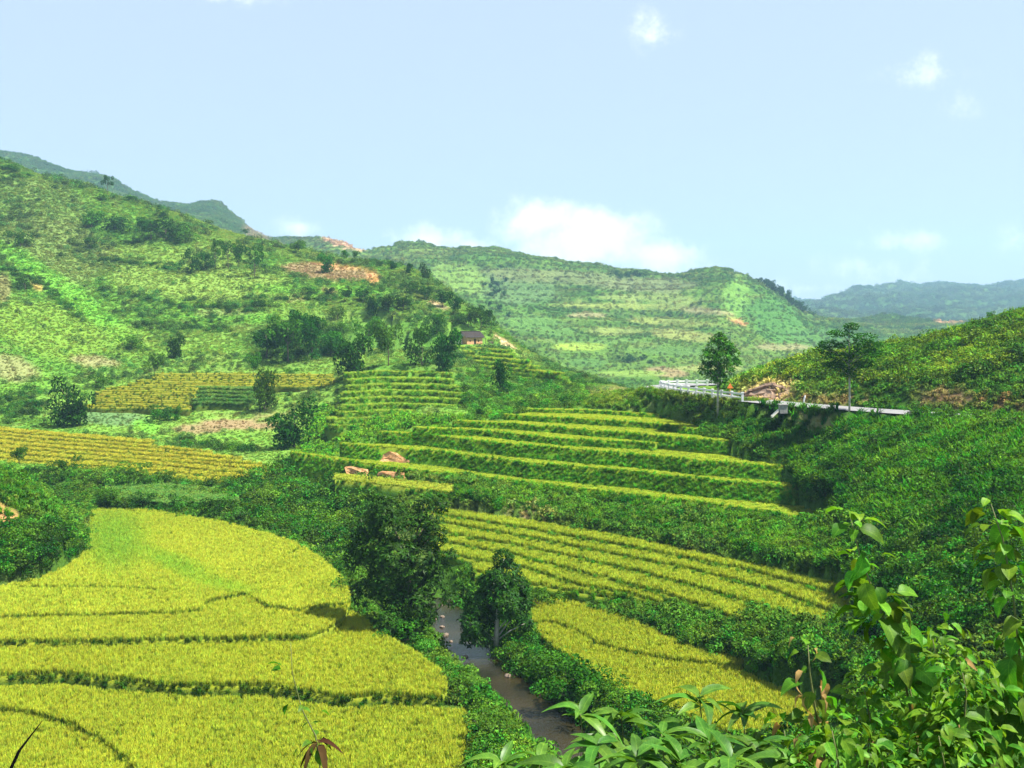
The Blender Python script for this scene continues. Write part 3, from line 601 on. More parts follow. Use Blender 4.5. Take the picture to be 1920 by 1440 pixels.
# green contour terraces in the middle distance
for i in range(9):
    r0 = 697 + 12.2 * i; z = -12.4 - i * 1.02; w0 = 650 - 14 * max(0, i - 5) + random.uniform(-14, 10); w1 = 868 + 4 * i - (28 if i > 6 else 0) + random.uniform(-22, 14)
    lip = wave([(w0, r0 + 3), (700, r0), (760, r0 - 1.5), (820, r0 + 1), (w1, r0 + 5)])
    Yl = z * F / (HR - r0); bk = HR - z * F / (Yl + 6.2)
    terrace(lip, [(a_, b_ - (r0 - bk)) for a_, b_ in lip], z, 1.25, ordn[min(i, 6)] + ' of the green steps below the dense pair of trees' if i < 7 else ('green step just above the shrubby slope' if i == 7 else 'green step at the foot of the middle slope'), w0, w1, crop=(.24, .36, .045), cropH=.5, dens=2.2, csize=.95, riser=(.12, .25, .03), rdens=3.2, rsize=.75, rkit='grass', lipnoise=.9, taper=28)
# terraces round the farmhouse spur
for i in range(8):
    r0 = 649 + 8.0 * i; z = -8.3 - i * .95; x0 = 640 + 10 * (i % 3) if i < 5 else 872 + 8 * (i - 5); x1 = 965 + 20 * i
    x0 += random.uniform(-14, 14); x1 += random.uniform(-20, 20); lip = wave([(x0, r0 - 3), (800, r0 - 1), (860, r0), (930, r0 + 5), (x1, r0 + 5 + (x1 - 930) * .11)], 1.6)
    Yl = z * F / (HR - r0); bk = HR - z * F / (Yl + 6.5)
    terrace(lip, [(a_, b_ - (r0 - bk)) for a_, b_ in lip], z, 1.2, ['uppermost', 'second', 'third', 'fourth', 'fifth', 'sixth', 'seventh', 'lowest'][i] + ' of the striped terraces stepping down below the farmhouse', x0, x1, crop=(.28, .36, .04) if i < 5 else (.18, .30, .04), cropH=.5, dens=1.7, csize=1.05, riser=(.12, .25, .03), rdens=2.6, rsize=.8, lipnoise=.9, taper=30)
# upper yellow terraces on the left
for i in range(10):
    r0 = 698 + 6.9 * i; z = -13.7 - i * .72; x0, x1 = (300 - 20 * i, 632) if i < 4 else (160 + (9 - i) * 6, 372 - 3 * (i - 4))
    x0 += random.uniform(-12, 12); x1 += random.uniform(-8, 8); lip = wave([(x0, r0), ((x0 + x1) / 2, r0 + .5), (x1, r0 + 2)], 1.8, 50); Yl = z * F / (HR - r0); bk = HR - z * F / (Yl + 5.2)
    terrace(lip, [(a_, b_ - (r0 - bk)) for a_, b_ in lip], z, .95, ['uppermost', 'second', 'third', 'fourth', 'fifth', 'sixth', 'seventh', 'eighth', 'ninth', 'lowest'][i] + ' of the upper yellow steps on the far left slope', crop=(.42, .40, .045), cropH=.5, dens=2.2, csize=.95, riser=(.075, .13, .02), rdens=2, rsize=.45, lipnoise=.6, taper=16, gap=(.6, 1.2))
for i in range(4, 9):
    r0 = 698 + 6.9 * i; z = -13.7 - i * .72; lip = wave([(368 - 3 * (i - 4), r0 + 1), (430, r0 + 1.5), (488 - 4 * (i - 4), r0 + 2)], 1.8, 50); bk = HR - z * F / (z * F / (HR - r0) + 5.2)
    terrace(lip, [(a_, b_ - (r0 - bk)) for a_, b_ in lip], z, .95, ['top', 'second', 'third', 'fourth', 'bottom'][i - 4] + ' strip of the dark green plot right of the upper yellow steps', name='vegetable_plot', crop=(.085, .21, .045), cropH=.4, dens=2.4, csize=.9, riser=(.08, .17, .03), rdens=2.5, rsize=.6, lipnoise=.6, taper=10, kit='weed')
# lower yellow terraces on the left
for i, r0 in enumerate([806, 813, 820, 828, 836, 845, 856, 868]):
    z = -23.0 - .36 * i; sl = .085
    x0 = -300; x1 = [300, 400, 470, 495, 495, 500, 500, 440][i]
    x1 += random.uniform(-15, 15); lip = wave([(x0, r0 - 14), (0, r0), (x1, r0 + sl * x1)], 2.2, 60, 20)
    Yl = z * F / (HR - r0); bk = HR - z * F / (Yl + [9, 5, 5, 5, 5.5, 6, 6.5, 8][i])
    terrace(lip, [(a_, b_ - (r0 - bk)) for a_, b_ in lip], z, .6, ['uppermost', 'second', 'third', 'fourth', 'fifth', 'sixth', 'seventh', 'lowest'][i] + ' of the lower yellow steps left of the tall dark tree', crop=(.40, .37, .04), cropH=.5, dens=3, csize=.85, riser=(.06, .11, .018), rdens=2.5, rsize=.35, lipnoise=.5, taper=30, gap=(.8, 1.6))
terrace([(195, 930), (320, 940), (445, 938)], [(195, 912), (320, 905), (445, 918)], -25.9, .8, 'small flat green vegetable plot between the stream bushes', name='vegetable_plot', crop=(.11, .26, .05), cropH=.3, dens=6, csize=.5, kit='weed', riser=(.08, .16, .03))

# sink the raw ground below the fields
for t in TERR:
    j0 = np.searchsorted(near.px, t.px[0] + 2); j1 = np.searchsorted(near.px, t.px[-1] - 2)
    for j in range(j0, j1):
        yf = np.interp(near.px[j], t.px, t.Yf); yb = np.interp(near.px[j], t.px, t.Yb)
        m = (near.Y[:, j] > yf - t.lean) & (near.Y[:, j] < yb); near.z[m, j] = np.minimum(near.z[m, j], t.z - .55)
        m = (near.Y[:, j] > yf - t.lean - 1.6) & (near.Y[:, j] <= yf - t.lean); near.z[m, j] = np.minimum(near.z[m, j], t.z - t.h * .75)
HY = 331.0; hzz = (HR - 645) / F * HY; m = (np.abs(near.PX - 888) < 64) & (near.Y > 290) & (near.Y < 326); near.z[m] = np.minimum(near.z[m], (HR - 654) / F * near.Y[m]); m = (np.abs(near.PX - 885) < 40) & (np.abs(near.Y - 331) < 5.5); near.z[m] = hzz - .05
near.upd()

def grid_mesh(Ld, name, mat):
    R, C = Ld.z.shape; V = np.stack([Ld.x, Ld.Y, Ld.z], -1).reshape(-1, 3); i = np.arange(R * C).reshape(R, C)
    Fc = np.stack([i[:-1, :-1], i[:-1, 1:], i[1:, 1:], i[1:, :-1]], -1).reshape(-1, 4)
    return mesh_np(name, V, Fc, mat, True, Ld.col.reshape(-1, 3))
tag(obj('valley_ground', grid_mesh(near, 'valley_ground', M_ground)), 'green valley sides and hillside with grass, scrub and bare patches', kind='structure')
tag(obj('distant_hills', grid_mesh(far, 'distant_hills', M_hill)), 'hazy green hills and patchwork slopes across the valley', kind='structure')
pl = mesh_py('ground', [(-4100, -50, -140), (4100, -50, -140), (4100, 4440, -140), (-4100, 4440, -140)], [(0, 1, 2, 3)], M_hill)
a = pl.color_attributes.new('Col', 'FLOAT_COLOR', 'POINT')
for d in a.data: d.color = (.11, .2, .04, 1)
tag(obj('ground', pl), 'low ground running out to the horizon behind the hills', kind='structure')

M_field = ground_mat('field_floor', 1.6, .12, .8)
def build_terrace(t):
    n = len(t.px); xf = (t.px - CX) / F; V = []; C = []
    cols = t.crop[None] * np.array([.95, 1.0, .9])
    r = t.riser
    Yr = t.Yf - t.lean
    lip = np.stack([xf * t.Yf, t.Yf, np.full(n, t.z)], 1); bk = np.stack([xf * t.Yb, t.Yb, np.full(n, t.z)], 1)
    ft = np.stack([xf * Yr, Yr, np.full(n, t.z - t.h)], 1); ft2 = ft - [0, 0, 1.6]; bk2 = bk - [0, 0, t.h + 1.6]; mid = (lip * .45 + ft * .55) + np.c_[np.zeros(n), (fbm(t.px / 9., t.px * 0 + t.z, 2) - .5) * .3, np.zeros(n)]
    V = np.concatenate([bk2, bk, lip, mid, ft, ft2]); i = np.arange(6 * n).reshape(6, n)
    Fc = [np.stack([i[k, :-1], i[k + 1, :-1], i[k + 1, 1:], i[k, 1:]], -1) for k in range(5)]; Fc = np.concatenate(Fc)
    side = []
    for e in (0, n - 1): side += [(i[0, e], i[1, e], i[2, e], i[5, e]), (i[2, e], i[3, e], i[4, e], i[5, e])]
    Fc = np.concatenate([Fc, np.array(side)])
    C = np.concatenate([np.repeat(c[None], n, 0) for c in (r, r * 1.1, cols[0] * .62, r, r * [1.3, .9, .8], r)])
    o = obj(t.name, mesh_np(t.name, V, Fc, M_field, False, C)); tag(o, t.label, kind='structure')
    # crop
    wid = (xf[-1] - xf[0]) * t.Yf.mean(); area = np.sum((t.Yb - t.Yf)[:-1] * (np.diff(xf) * (t.Yf + t.Yb)[:-1] / 2))
    N = int(area * t.dens)
    pr = (t.Yb - t.Yf) * (t.Yf + t.Yb); pr = pr / pr.sum(); k = rng.choice(n, N, p=pr); px = t.px[k] + rng.uniform(-.5, .5, N) * (t.px[1] - t.px[0])
    yf = np.interp(px, t.px, t.Yf); yb = np.interp(px, t.px, t.Yb); u = rng.uniform(0, 1, N); Y = yf + (yb - yf) * u
    row = HR - t.zc * F / Y; rf = HR - t.zc * F / yf; rb = HR - t.zc * F / yb
    ok = (row < rf - t.gap[0]) & (row > rb + t.gap[1]) & (px > t.px[0]) & (px < t.px[-1])
    ok &= (near.height((px - CX) / F * Y, Y) < t.z + .2) & (px > -160)
    for sk in t.skip:
        sx = np.array([p[0] for p in sk], float); sy = np.array([p[1] for p in sk], float)
        for (a, b, c, d) in zip(sx[:-1], sy[:-1], sx[1:], sy[1:]):
            tt = np.clip(((px - a) * (c - a) + (row - b) * (d - b)) / ((c - a) ** 2 + (d - b) ** 2), 0, 1); ok &= np.hypot(px - a - tt * (c - a), row - b - tt * (d - b)) > 2.2
    px, Y, row = px[ok], Y[ok], row[ok]; N = len(px); x = (px - CX) / F * Y
    m = 1 + (fbm(x / 5 + t.z, Y / 5, 3) - .5) * t.var * 4; g_ = smooth01((fbm(x / 9 + 7, Y / 9 + t.z, 3) - .45) / .3) * .28
    tint = t.crop[None] * m[:, None]; tint = tint * (1 - g_[:, None]) + np.array(YGR) * g_[:, None]
    if t.tone:
        for (qx, qy, rx, ry, cc, rot) in t.tone:
            dx, dy = px - qx, row - qy; c_, s_ = math.cos(rot), math.sin(rot)
            w = smooth01(1.25 - np.hypot((dx * c_ + dy * s_) / rx, (-dx * s_ + dy * c_) / ry))[:, None] * .85; tint = tint * (1 - w) + np.array(cc) * w
    hgt = t.cropH * rng.uniform(.8, 1.15, N) * 1.0; sz = np.c_[np.full(N, t.csize) * rng.uniform(.8, 1.25, N), np.full(N, t.csize) * rng.uniform(.8, 1.25, N), hgt]
    kindn = 'rice_crop' if t.kit == 'rice' else 'vegetable_leaves'
    spread(kindn, t.kit, np.c_[x, Y, np.full(N, t.z)], sz, tint, 'crop growing on the ' + t.label, o, .1)
    # bank growth
    Lr = np.sum(np.hypot(np.diff(lip[:, 0]), np.diff(lip[:, 1]))); N = int(Lr * max(t.h, .5) * t.rdens)
    k = rng.uniform(0, n - 1, N); a = k.astype(int); fr_ = (k - a)[:, None]; w = rng.uniform(-.02, 1.0, N)[:, None]
    P = (lip[a] * (1 - fr_) + lip[a + 1] * fr_) * (1 - w) + (ft[a] * (1 - fr_) + ft[a + 1] * fr_) * w
    keep = (P[:, 0] / P[:, 1] * F + CX > -100); P = P[keep]; N = len(P)
    m = .75 + .6 * fbm(P[:, 0] / 3, P[:, 1] / 3 + t.z, 3); s = t.rsize * rng.uniform(.6, 1.3, N)
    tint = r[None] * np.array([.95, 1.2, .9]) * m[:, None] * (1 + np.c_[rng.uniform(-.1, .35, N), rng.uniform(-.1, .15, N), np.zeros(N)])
    if t.label.startswith(('second of the long', 'short terrace')):      # bank collapsed to bare earth here
        ppx = P[:, 0] / P[:, 1] * F + CX; bare = (ppx > 713) & ((ppx < 762) | ((ppx < 845) & (w[keep][:, 0] > .62))) if t.label.startswith('second') else ((ppx > 645) & (ppx < 760) & (np.abs(ppx - 698) > 14))
        P, s, tint = P[~bare], s[~bare], tint[~bare]
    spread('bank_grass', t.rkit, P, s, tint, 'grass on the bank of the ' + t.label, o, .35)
for t in TERR: build_terrace(t)

# bare earth faces in two terrace banks
def earth_face(pts, thick, label):
    """pts: (px, top row, bottom row, Y)"""
    V = []; n = len(pts)
    for k, (px, a, b, Y) in enumerate(pts):
        for f in np.linspace(0, 1, 6):
            j = (vnoise(np.array([px * .21]), np.array([f * 1.3]))[0] - .5) * 1.1; V.append(W(px + rng.uniform(-2, 2), a + (b - a) * f + (rng.uniform(-1.5, 1.5) if 0 < f < 1 else 0), Y - f * thick + j))
    Fc = [(k * 6 + i, k * 6 + i + 1, (k + 1) * 6 + i + 1, (k + 1) * 6 + i) for k in range(n - 1) for i in range(5)]
    top = len(V)
    for (px, a, b, Y) in pts: V.append(W(px, a + 2, Y + 1.2))
    for (px, a, b, Y) in pts: V.append(W(px, b + 14, Y + .6))
    for k in range(n - 1):
        Fc.append((k * 6, (k + 1) * 6, top + k + 1, top + k)); Fc.append((k * 6 + 5, top + n + k, top + n + k + 1, (k + 1) * 6 + 5))
    o = obj('earth_face', mesh_py('earth_face', V, Fc, M_soil)); tag(o, label, kind='structure'); return o
def TY(i, px): 
    lx, ly = poly(Tl[i][3]); return Tl[i][1] * F / (HR - np.interp(px, lx, ly))
earth_face([(px, a, b, TY(1, px) - 1.15) for px, a, b in [(710, 864, 868), (719, 852, 870), (730, 846, 872), (742, 849, 873), (757, 858, 875), (770, 864, 877), (785, 868, 878), (805, 872, 880), (828, 876, 881), (845, 880, 882)]], 1.3, 'slumped orange earth face in the bank of a long terrace')
earth_face([(px, a, b, TY(0, px) - 1.15) for px, a, b in [(648, 874, 888), (660, 874, 894), (675, 878, 896), (688, 880, 897), (690, 886, 897)]], 1.2, 'left patch of bare orange earth under the lowest long terrace')
earth_face([(px, a, b, TY(0, px) - 1.15) for px, a, b in [(707, 886, 898), (715, 883, 900), (735, 884, 902), (757, 886, 903), (759, 892, 904)]], 1.2, 'right patch of bare orange earth under the lowest long terrace')

# ------------------------------------------------------------------ water
def ribbon(C, half, z, name, mat, smooth=True):
    C = np.asarray(C); d = np.gradient(C, axis=0); d = unit(d); nrm = np.c_[-d[:, 1], d[:, 0]]; V = []; m = 7
    for k in range(len(C)):
        for f in np.linspace(-1, 1, m):
            p = C[k] + nrm[k] * half * f; V.append((p[0], p[1], z if np.isscalar(z) else z[k]))
    Fc = [(k * m + i, k * m + i + 1, (k + 1) * m + i + 1, (k + 1) * m + i) for k in range(len(C) - 1) for i in range(m - 1)]
    return mesh_py(name, V, Fc, mat, smooth)
m, N, L = new_mat('water')
p = N.new('ShaderNodeBsdfPrincipled'); L.new(nramp(N, L, nnoise(N, L, .25, 4), [(.35, (.010, .010, .006)), (.65, (.030, .023, .009))]), p.inputs['Base Color'])
p.inputs['Roughness'].default_value = .07; p.inputs['Specular IOR Level'].default_value = .6
b = N.new('ShaderNodeBump'); b.inputs['Strength'].default_value = .8; b.inputs['Distance'].default_value = .08; L.new(nnoise(N, L, 3.2, 6, .65, 'pos', .8), b.inputs['Height']); L.new(b.outputs[0], p.inputs['Normal'])
o = N.new('ShaderNodeOutputMaterial'); L.new(p.outputs[0], o.inputs[0]); M_water = m
tag(obj('stream', ribbon(stream_c[stream_c[:, 1] < 126], 3.2, WATER_Z, 'stream', M_water)), 'shallow brown stream winding between the paddies', kind='structure')
def rock(px, py, wpx, label, seed):
    Y = WATER_Z * F / (HR - py); c = W(px, py, Y); r = wpx / F * Y / 2; rr = np.random.default_rng(seed)
    import bmesh
    bm = bmesh.new(); bmesh.ops.create_icosphere(bm, subdivisions=2, radius=1)
    off = rr.uniform(0, 50)
    for v in bm.verts:
        k = .75 + .6 * float(vnoise(np.array([v.co.x * 1.4 + off]), np.array([v.co.y * 1.4 + v.co.z * 1.9 + off]))[0]); v.co = Vector((v.co.x * r * k * 1.15, v.co.y * r * k, v.co.z * r * k * .6))
    me = bpy.data.meshes.new('river_rock'); bm.to_mesh(me); bm.free(); me.materials.append(M_stone)
    o = obj('river_rock', me); o.location = c + np.array([0, 0, r * .12]); o.rotation_euler[2] = rr.uniform(0, 6); tag(o, label, 'rock', 'rocks in the stream')
for k, (px, py, w, l) in enumerate([(812, 1162, 12, 'pale rock in the stream just below the big tree'), (830, 1157, 8, 'small rock at the upstream end of the open water'), (829, 1176, 9, 'rounded rock in midstream, upper of a close pair'),
        (836, 1192, 12, 'broad flat rock in midstream, lower of a close pair'), (824, 1198, 9, 'rock left of the broad flat midstream rock'), (846, 1203, 7, 'small rock in midstream nearest the second tree'), (806, 1178, 8, 'rock close to the left bank under the big tree'),
        (872, 1232, 10, 'dark wet rock in the ripples beside the second tree'), (862, 1258, 8, 'small rock in the ripples by the left bank bushes'), (952, 1268, 12, 'rock at the foot of the right bank bushes'), (815, 1215, 9, 'rock by the dry twigs on the left bank')]):
    rock(px, py, w, l, 100 + k)

# ------------------------------------------------------------------ road, cutting, barriers
ROAD_Z = -11.45
road_px = [(2700, 800), (2200, 797), (1920, 789), (1800, 781), (1700, 775), (1600, 768), (1500, 760.5), (1440, 755), (1390, 749.5), (1340, 743), (1290, 737), (1250, 732)]
rc = [W(px, py, ROAD_Z * F / (HR - py))[:2] for px, py in road_px]
rc += [rc[-1] + np.array(d) for d in ((-.8, 4), (.6, 9), (5, 13), (12, 15.5), (22, 17), (36, 18), (60, 19))]
road_c = resample(np.array(rc), 1.5)
tag(obj('road', ribbon(road_c, 2.7, ROAD_Z + .12, 'road', M_road)), 'pale grey mountain road curving round the cut hillside', kind='structure')
dmin = np.full(near.z.shape, 99.0); mm = (near.Y > 60) & (near.Y < 200) & (near.PX > 1150); xx = near.x[mm]; yy = near.Y[mm]
dd = np.concatenate([np.sqrt(((xx[a:a + 20000, None] - road_c[None, :, 0]) ** 2 + (yy[a:a + 20000, None] - road_c[None, :, 1]) ** 2).min(1)) for a in range(0, len(xx), 20000)])
dmin[mm] = dd; wgt = smooth01((4.2 - dmin) / 1.2)
near.z = near.z * (1 - wgt) + (ROAD_Z - .05) * wgt
me = bpy.data.objects['valley_ground'].data; me.vertices.foreach_set('co', np.stack([near.x, near.Y, near.z], -1).astype(np.float32).ravel()); me.update(); near.upd()
def barrier(path, label, hgt, n_post):
    path = np.asarray(path); P = resample(path, .4); d = np.r_[0, np.cumsum(np.linalg.norm(np.diff(P, axis=0), axis=1))]
    zb = ROAD_Z + .1; root = empty('guard_rail', (P[0][0], P[0][1], zb)); tag(root, label, 'guard rail', 'white road barriers'); base = np.array([P[0][0], P[0][1], zb])
    for zz, th in ((hgt - .14, .24), (hgt * .45, .13)):
        V = []; Fc = []; g_ = unit(np.gradient(P, axis=0)); nr = np.c_[-g_[:, 1], g_[:, 0]] * .05
        for q, n_ in zip(P, nr):
            for s_, h_ in ((1, -th / 2), (1, th / 2), (-1, th / 2), (-1, -th / 2)): V.append((q[0] + n_[0] * s_ - base[0], q[1] + n_[1] * s_ - base[1], zz + h_))
        for k in range(len(P) - 1):
            for i in range(4): Fc.append((k * 4 + i, k * 4 + (i + 1) % 4, (k + 1) * 4 + (i + 1) % 4, (k + 1) * 4 + i))
        Fc += [(0, 1, 2, 3), tuple((len(P) - 1) * 4 + i for i in (3, 2, 1, 0))]
        obj('rail', mesh_py('rail', V, Fc, M_white), root)
    pm = mesh_py('post', *merge([box(0, 0, hgt / 2, .30, .30, hgt), box(0, 0, hgt + .05, .38, .38, .14)]), M_white)
    for k in range(n_post):
        q = [np.interp(d[-1] * k / (n_post - 1), d, P[:, i]) for i in (0, 1)]; o = obj('post', pm, root); o.location = (q[0] - base[0], q[1] - base[1], 0)
def near_rail(px, py): return W(px, py, (ROAD_Z + .1) * F / (HR - py))[:2]
barrier([near_rail(1392, 753), near_rail(1345, 747.5), near_rail(1300, 741), near_rail(1262, 735.5), near_rail(1243, 731), near_rail(1240, 728)], 'white post and rail barrier on the valley side of the bend', 1.2, 13)
barrier([near_rail(1238, 726.5), near_rail(1250, 724.3), near_rail(1285, 723.3), near_rail(1365, 723)], 'white barrier along the far side of the bend', .95, 9)
# rock cutting faces beside the road
def rock_cut(pts, label):
    V = []; n = len(pts); m = 9
    for k, (px, a, b, Y) in enumerate(pts):
        for i in range(m):
            f = i / (m - 1); wob = (vnoise(np.array([px * .09]), np.array([i * .9 + k * .1]))[0] - .5) * 1.7 if 0 < i < m - 1 else 0
            V.append(W(px + (rng.uniform(-2, 2) if 0 < k < n - 1 else 0), a + (b - a) * f, Y + (1 - f) * 3.0 + wob))
    Fc = [(k * m + i, k * m + i + 1, (k + 1) * m + i + 1, (k + 1) * m + i) for k in range(n - 1) for i in range(m - 1)]
    bo = len(V)
    for (px, a, b, Y) in pts: V.append(W(px, a + 6, Y + 7))
    for k in range(n - 1): Fc.append((k * m, (k + 1) * m, bo + k + 1, bo + k))
    o = obj('road_cutting', mesh_py('road_cutting', V, Fc, M_rockface)); tag(o, label, kind='structure')
def lin(a, b, n, f): return [tuple(np.array(a) * (1 - t) + np.array(b) * t) for t in np.linspace(0, 1, n)] if f is None else [f(t) for t in np.linspace(0, 1, n)]
rock_cut([(px, np.interp(px, [1382, 1400, 1425, 1450, 1470, 1492], [744, 733, 722, 717, 724, 740]) + rng.uniform(-2, 2), np.interp(px, [1382, 1492], [750, 757]), np.interp(px, [1382, 1492], [151.5, 143])) for px in np.linspace(1382, 1492, 20)], 'pale bare rock cutting beside the road bend')
rock_cut([(px, np.interp(px, [1690, 1720, 1750, 1775, 1800, 1830], [762, 742, 729, 733, 742, 758]) + rng.uniform(-3, 3), np.interp(px, [1690, 1830], [772, 778]), np.interp(px, [1690, 1830], [131, 125])) for px in np.linspace(1690, 1830, 22)], 'reddish broken rock face above the road on the right')
rock_cut([(px, np.interp(px, [1878, 1900, 1920, 1990], [764, 752, 745, 740]) + rng.uniform(-3, 3), 784, 121) for px in np.linspace(1878, 1990, 12)], 'rock face above the road at the right edge')
# roadside furniture
def at_ground(px, py, y0=0, y1=1e9):
    Y = near.hit(px, py, y0, y1); return W(px, py, Y)
c = W(1369, 746, 152); root = empty('road_sign', c); tag(root, 'orange triangular road sign on a pole at the bend', 'sign')
obj('pole', mesh_py('pole', *tube([(0, 0, -.3), (0, 0, 1.6)], [.05, .05], 8), M_orange), root)
obj('sign_plate', mesh_py('sign_plate', [(-.48, -.06, 1.45), (.48, -.06, 1.45), (0, -.06, 2.25), (-.48, -.02, 1.45), (.48, -.02, 1.45), (0, -.02, 2.25)], [(0, 1, 2), (5, 4, 3), (0, 3, 4, 1), (1, 4, 5, 2), (2, 5, 3, 0)], M_orange), root)
c = W(1507, 762, 134.3); o = obj('marker_post', mesh_py('marker_post', *tube([(0, 0, -.3), (.03, 0, .8), (.14, 0, 1.25), (.2, 0, 1.5)], [.11, .11, .12, .07], 8), M_white)); o.location = c; tag(o, 'leaning white marker post on the verge between the two road trees', 'post')
c = W(1468, 772, 131.5); root = empty('culvert', c); tag(root, 'grey concrete culvert box at the road edge', 'culvert')
obj('box', mesh_py('box', *merge([box(0, 0, .35, 1.0, .8, 1.1), box(0, 0, .95, 1.2, 1.0, .12)]), M_concrete), root)
obj('apron', mesh_py('apron', [(-.6, -.35, .3), (-.6, .35, .3), (-1.5, -.5, -.5), (-1.5, .3, -.5), (-.6, -.35, .05), (-.6, .35, .05), (-1.5, -.5, -.75), (-1.5, .3, -.75)], [(0, 1, 3, 2), (4, 6, 7, 5), (0, 2, 6, 4), (1, 5, 7, 3), (2, 3, 7, 6)], M_plaster), root)

# ------------------------------------------------------------------ scatter of wild growth
def cover(Ld, n, kit, smin, smax, ymin, ymax, name, label, wfun=None, tintf=None, sizey=0, tilt=.2, bright=1.0, margin=14, zoff=-.05, tall=1.0):
    """random points over the land (even in the plane), kept where the sight lines pass near"""
    w = Ld.Y ** 2; w = w * ((Ld.Y >= ymin) & (Ld.Y <= ymax)) * (Ld.PX > -90) * (Ld.PX < 2010) * (Ld.row < Ld.vis + margin + 90 / Ld.Y * 20)
    if wfun is not None: w = w * wfun(Ld)
    p = (w / w.sum()).ravel(); k = rng.choice(p.size, n, p=p); i, j = np.unravel_index(k, w.shape)
    px = Ld.px[j] + rng.uniform(-3, 3, n); Y = np.exp(Ld.lny[i] + rng.uniform(-.5, .5, n) * (Ld.lny[1] - Ld.lny[0])); Y = np.clip(Y, np.exp(Ld.lny[0]), np.exp(Ld.lny[-1]) * .999)
    z = Ld.bil(Ld.z, px, Y); x = (px - CX) / F * Y; col = Ld.bil(Ld.col, px, Y)
    s = rng.uniform(smin, smax, n) * rng.uniform(.7, 1.25, n); 
    if sizey: s = s * (Y / sizey)
    t = col * bright * rng.uniform(.86, 1.16, n)[:, None] if tintf is None else tintf(x, Y, col, n)
    return spread(name, kit, np.c_[x, Y, z + zoff * s], np.c_[s, s, s * tall], t, label, None, tilt)
field = np.zeros_like(near.z)                         # where terraces lie: keep wild growth off
for t in TERR:
    j0 = np.searchsorted(near.px, t.px[0] + 4); j1 = np.searchsorted(near.px, t.px[-1] - 4)
    for j in range(j0, j1):
        yf = np.interp(near.px[j], t.px, t.Yf); yb = np.interp(near.px[j], t.px, t.Yb); field[(near.Y[:, j] > yf - .9) & (near.Y[:, j] < yb - .3), j] = 1
free = (1 - field) * (dmin > 5.0) * (near_ds > 2.2) * (1 - ((np.abs(near.PX - 5) < 26) & (np.abs(near.row - 975) < 30) & (near.Y > 95) & (near.Y < 125)))
house_clear = 1 - ((np.abs(near.PX - 880) < 34) & (np.abs(near.Y - 331) < 12))
free = free * house_clear
bushn = smooth01((fbm(near.x / 16 + 21, near.Y / 16 + 4, 4) - .44) / .18)
cover(near, 60000, 'grass', .38, .75, 135, 560, 'hillside_grass', 'rough grass covering the left hillside', lambda l: free, sizey=300, tilt=.2, bright=1.0, tall=.6)
cover(near, 36000, 'weed', .32, .75, 135, 560, 'hillside_weeds', 'low leafy weeds covering the left hillside', lambda l: free * (.25 + l.bush * .8), sizey=300, bright=.95, tall=.6)
cover(near, 4200, 'shrub', .5, 1.4, 150, 560, 'hillside_scrub', 'dark green scrub dotted over the left hillside', lambda l: free * l.bush * (.05 + bushn), lambda x, Y, c, n: c * .3 + np.array([.02, .07, .014]) * rng.uniform(.7, 1.5, n)[:, None], sizey=300)
cover(near, 16000, 'grass', .35, .75, 52, 165, 'bank_weeds', 'grass and weeds on the stream banks and lower slopes', lambda l: free, lambda x, Y, c, n: c * np.array([1.5, 1.75, 1.4]) * rng.uniform(.7, 1.3, n)[:, None], tilt=.3)
cover(near, 10000, 'weed', .4, .85, 52, 165, 'bank_herbs', 'leafy herbs on the stream banks and lower slopes', lambda l: free * l.bush, lambda x, Y, c, n: c * np.array([1.3, 1.65, 1.2]) * rng.uniform(.65, 1.2, n)[:, None])
fb = smooth01((fbm(far.x / 60 + 2, far.Y / 60 + 8, 4) - .45) / .2)
cover(far, 48000, 'weed', .9, 2.1, 540, 1700, 'far_hillside_growth', 'bushes and tall grass covering the far hillside', lambda l: (.3 + l.bush) * 1.0, lambda x, Y, c, n: c * rng.uniform(.8, 1.15, n)[:, None], sizey=900, margin=6)
cover(far, 5200, 'shrub', .7, 2.1, 540, 1700, 'far_hillside_scrub', 'dark bushes dotted over the far hillside', lambda l: l.bush * (.06 + fb), lambda x, Y, c, n: c * .4 + np.array([.025, .065, .02]) * rng.uniform(.7, 1.4, n)[:, None], sizey=900, margin=6)
cover(far, 5000, 'shrub', 4, 9, 1700, 4200, 'ridge_scrub', 'scrub on the hazy farthest ridges', None, lambda x, Y, c, n: c * rng.uniform(.5, .9, n)[:, None], sizey=2600, margin=4)
def inpoly(x, y, P):
    x = np.asarray(x); y = np.asarray(y); c = np.zeros(x.shape, bool); n = len(P)
    for i in range(n):
        (x1, y1), (x2, y2) = P[i], P[i - 1]
        c ^= ((y1 > y) != (y2 > y)) & (x < (x2 - x1) * (y - y1) / (y2 - y1 + 1e-9) + x1)
    return c
def thicket(P, n, kit, s0, s1, c0, c1, name, label, y0=0, y1=1e9, zo=-.15, tall=1.0):
    """growth over the patch of land that the photo shows inside polygon P"""
    P_ = np.array(P, float); out = []; xs = []; ys = []
    while len(out) < n:
        px = rng.uniform(P_[:, 0].min(), P_[:, 0].max(), 400); py = rng.uniform(P_[:, 1].min(), P_[:, 1].max(), 400); ok = inpoly(px, py, P)
        for a, b in zip(px[ok], py[ok]):
            Y = near.hit(a, b, y0, y1) * rng.uniform(.997, 1.003); x = (a - CX) / F * Y; out.append((x, Y, float(near.height(x, Y))))
    out = np.array(out[:n]); s = rng.uniform(s0, s1, n) * rng.uniform(.75, 1.2, n); out[:, 2] += zo * s
    k = smooth01((fbm(out[:, 0] / 3.5 + 5, out[:, 1] / 3.5, 3) - .35) / .3)[:, None] * .7 + rng.uniform(0, .3, n)[:, None]
    spread(name, kit, out, np.c_[s, s, s * tall], (np.array(c0) * (1 - k) + np.array(c1) * k) * np.array([.88, 1.18, .5]), label, None, .22)
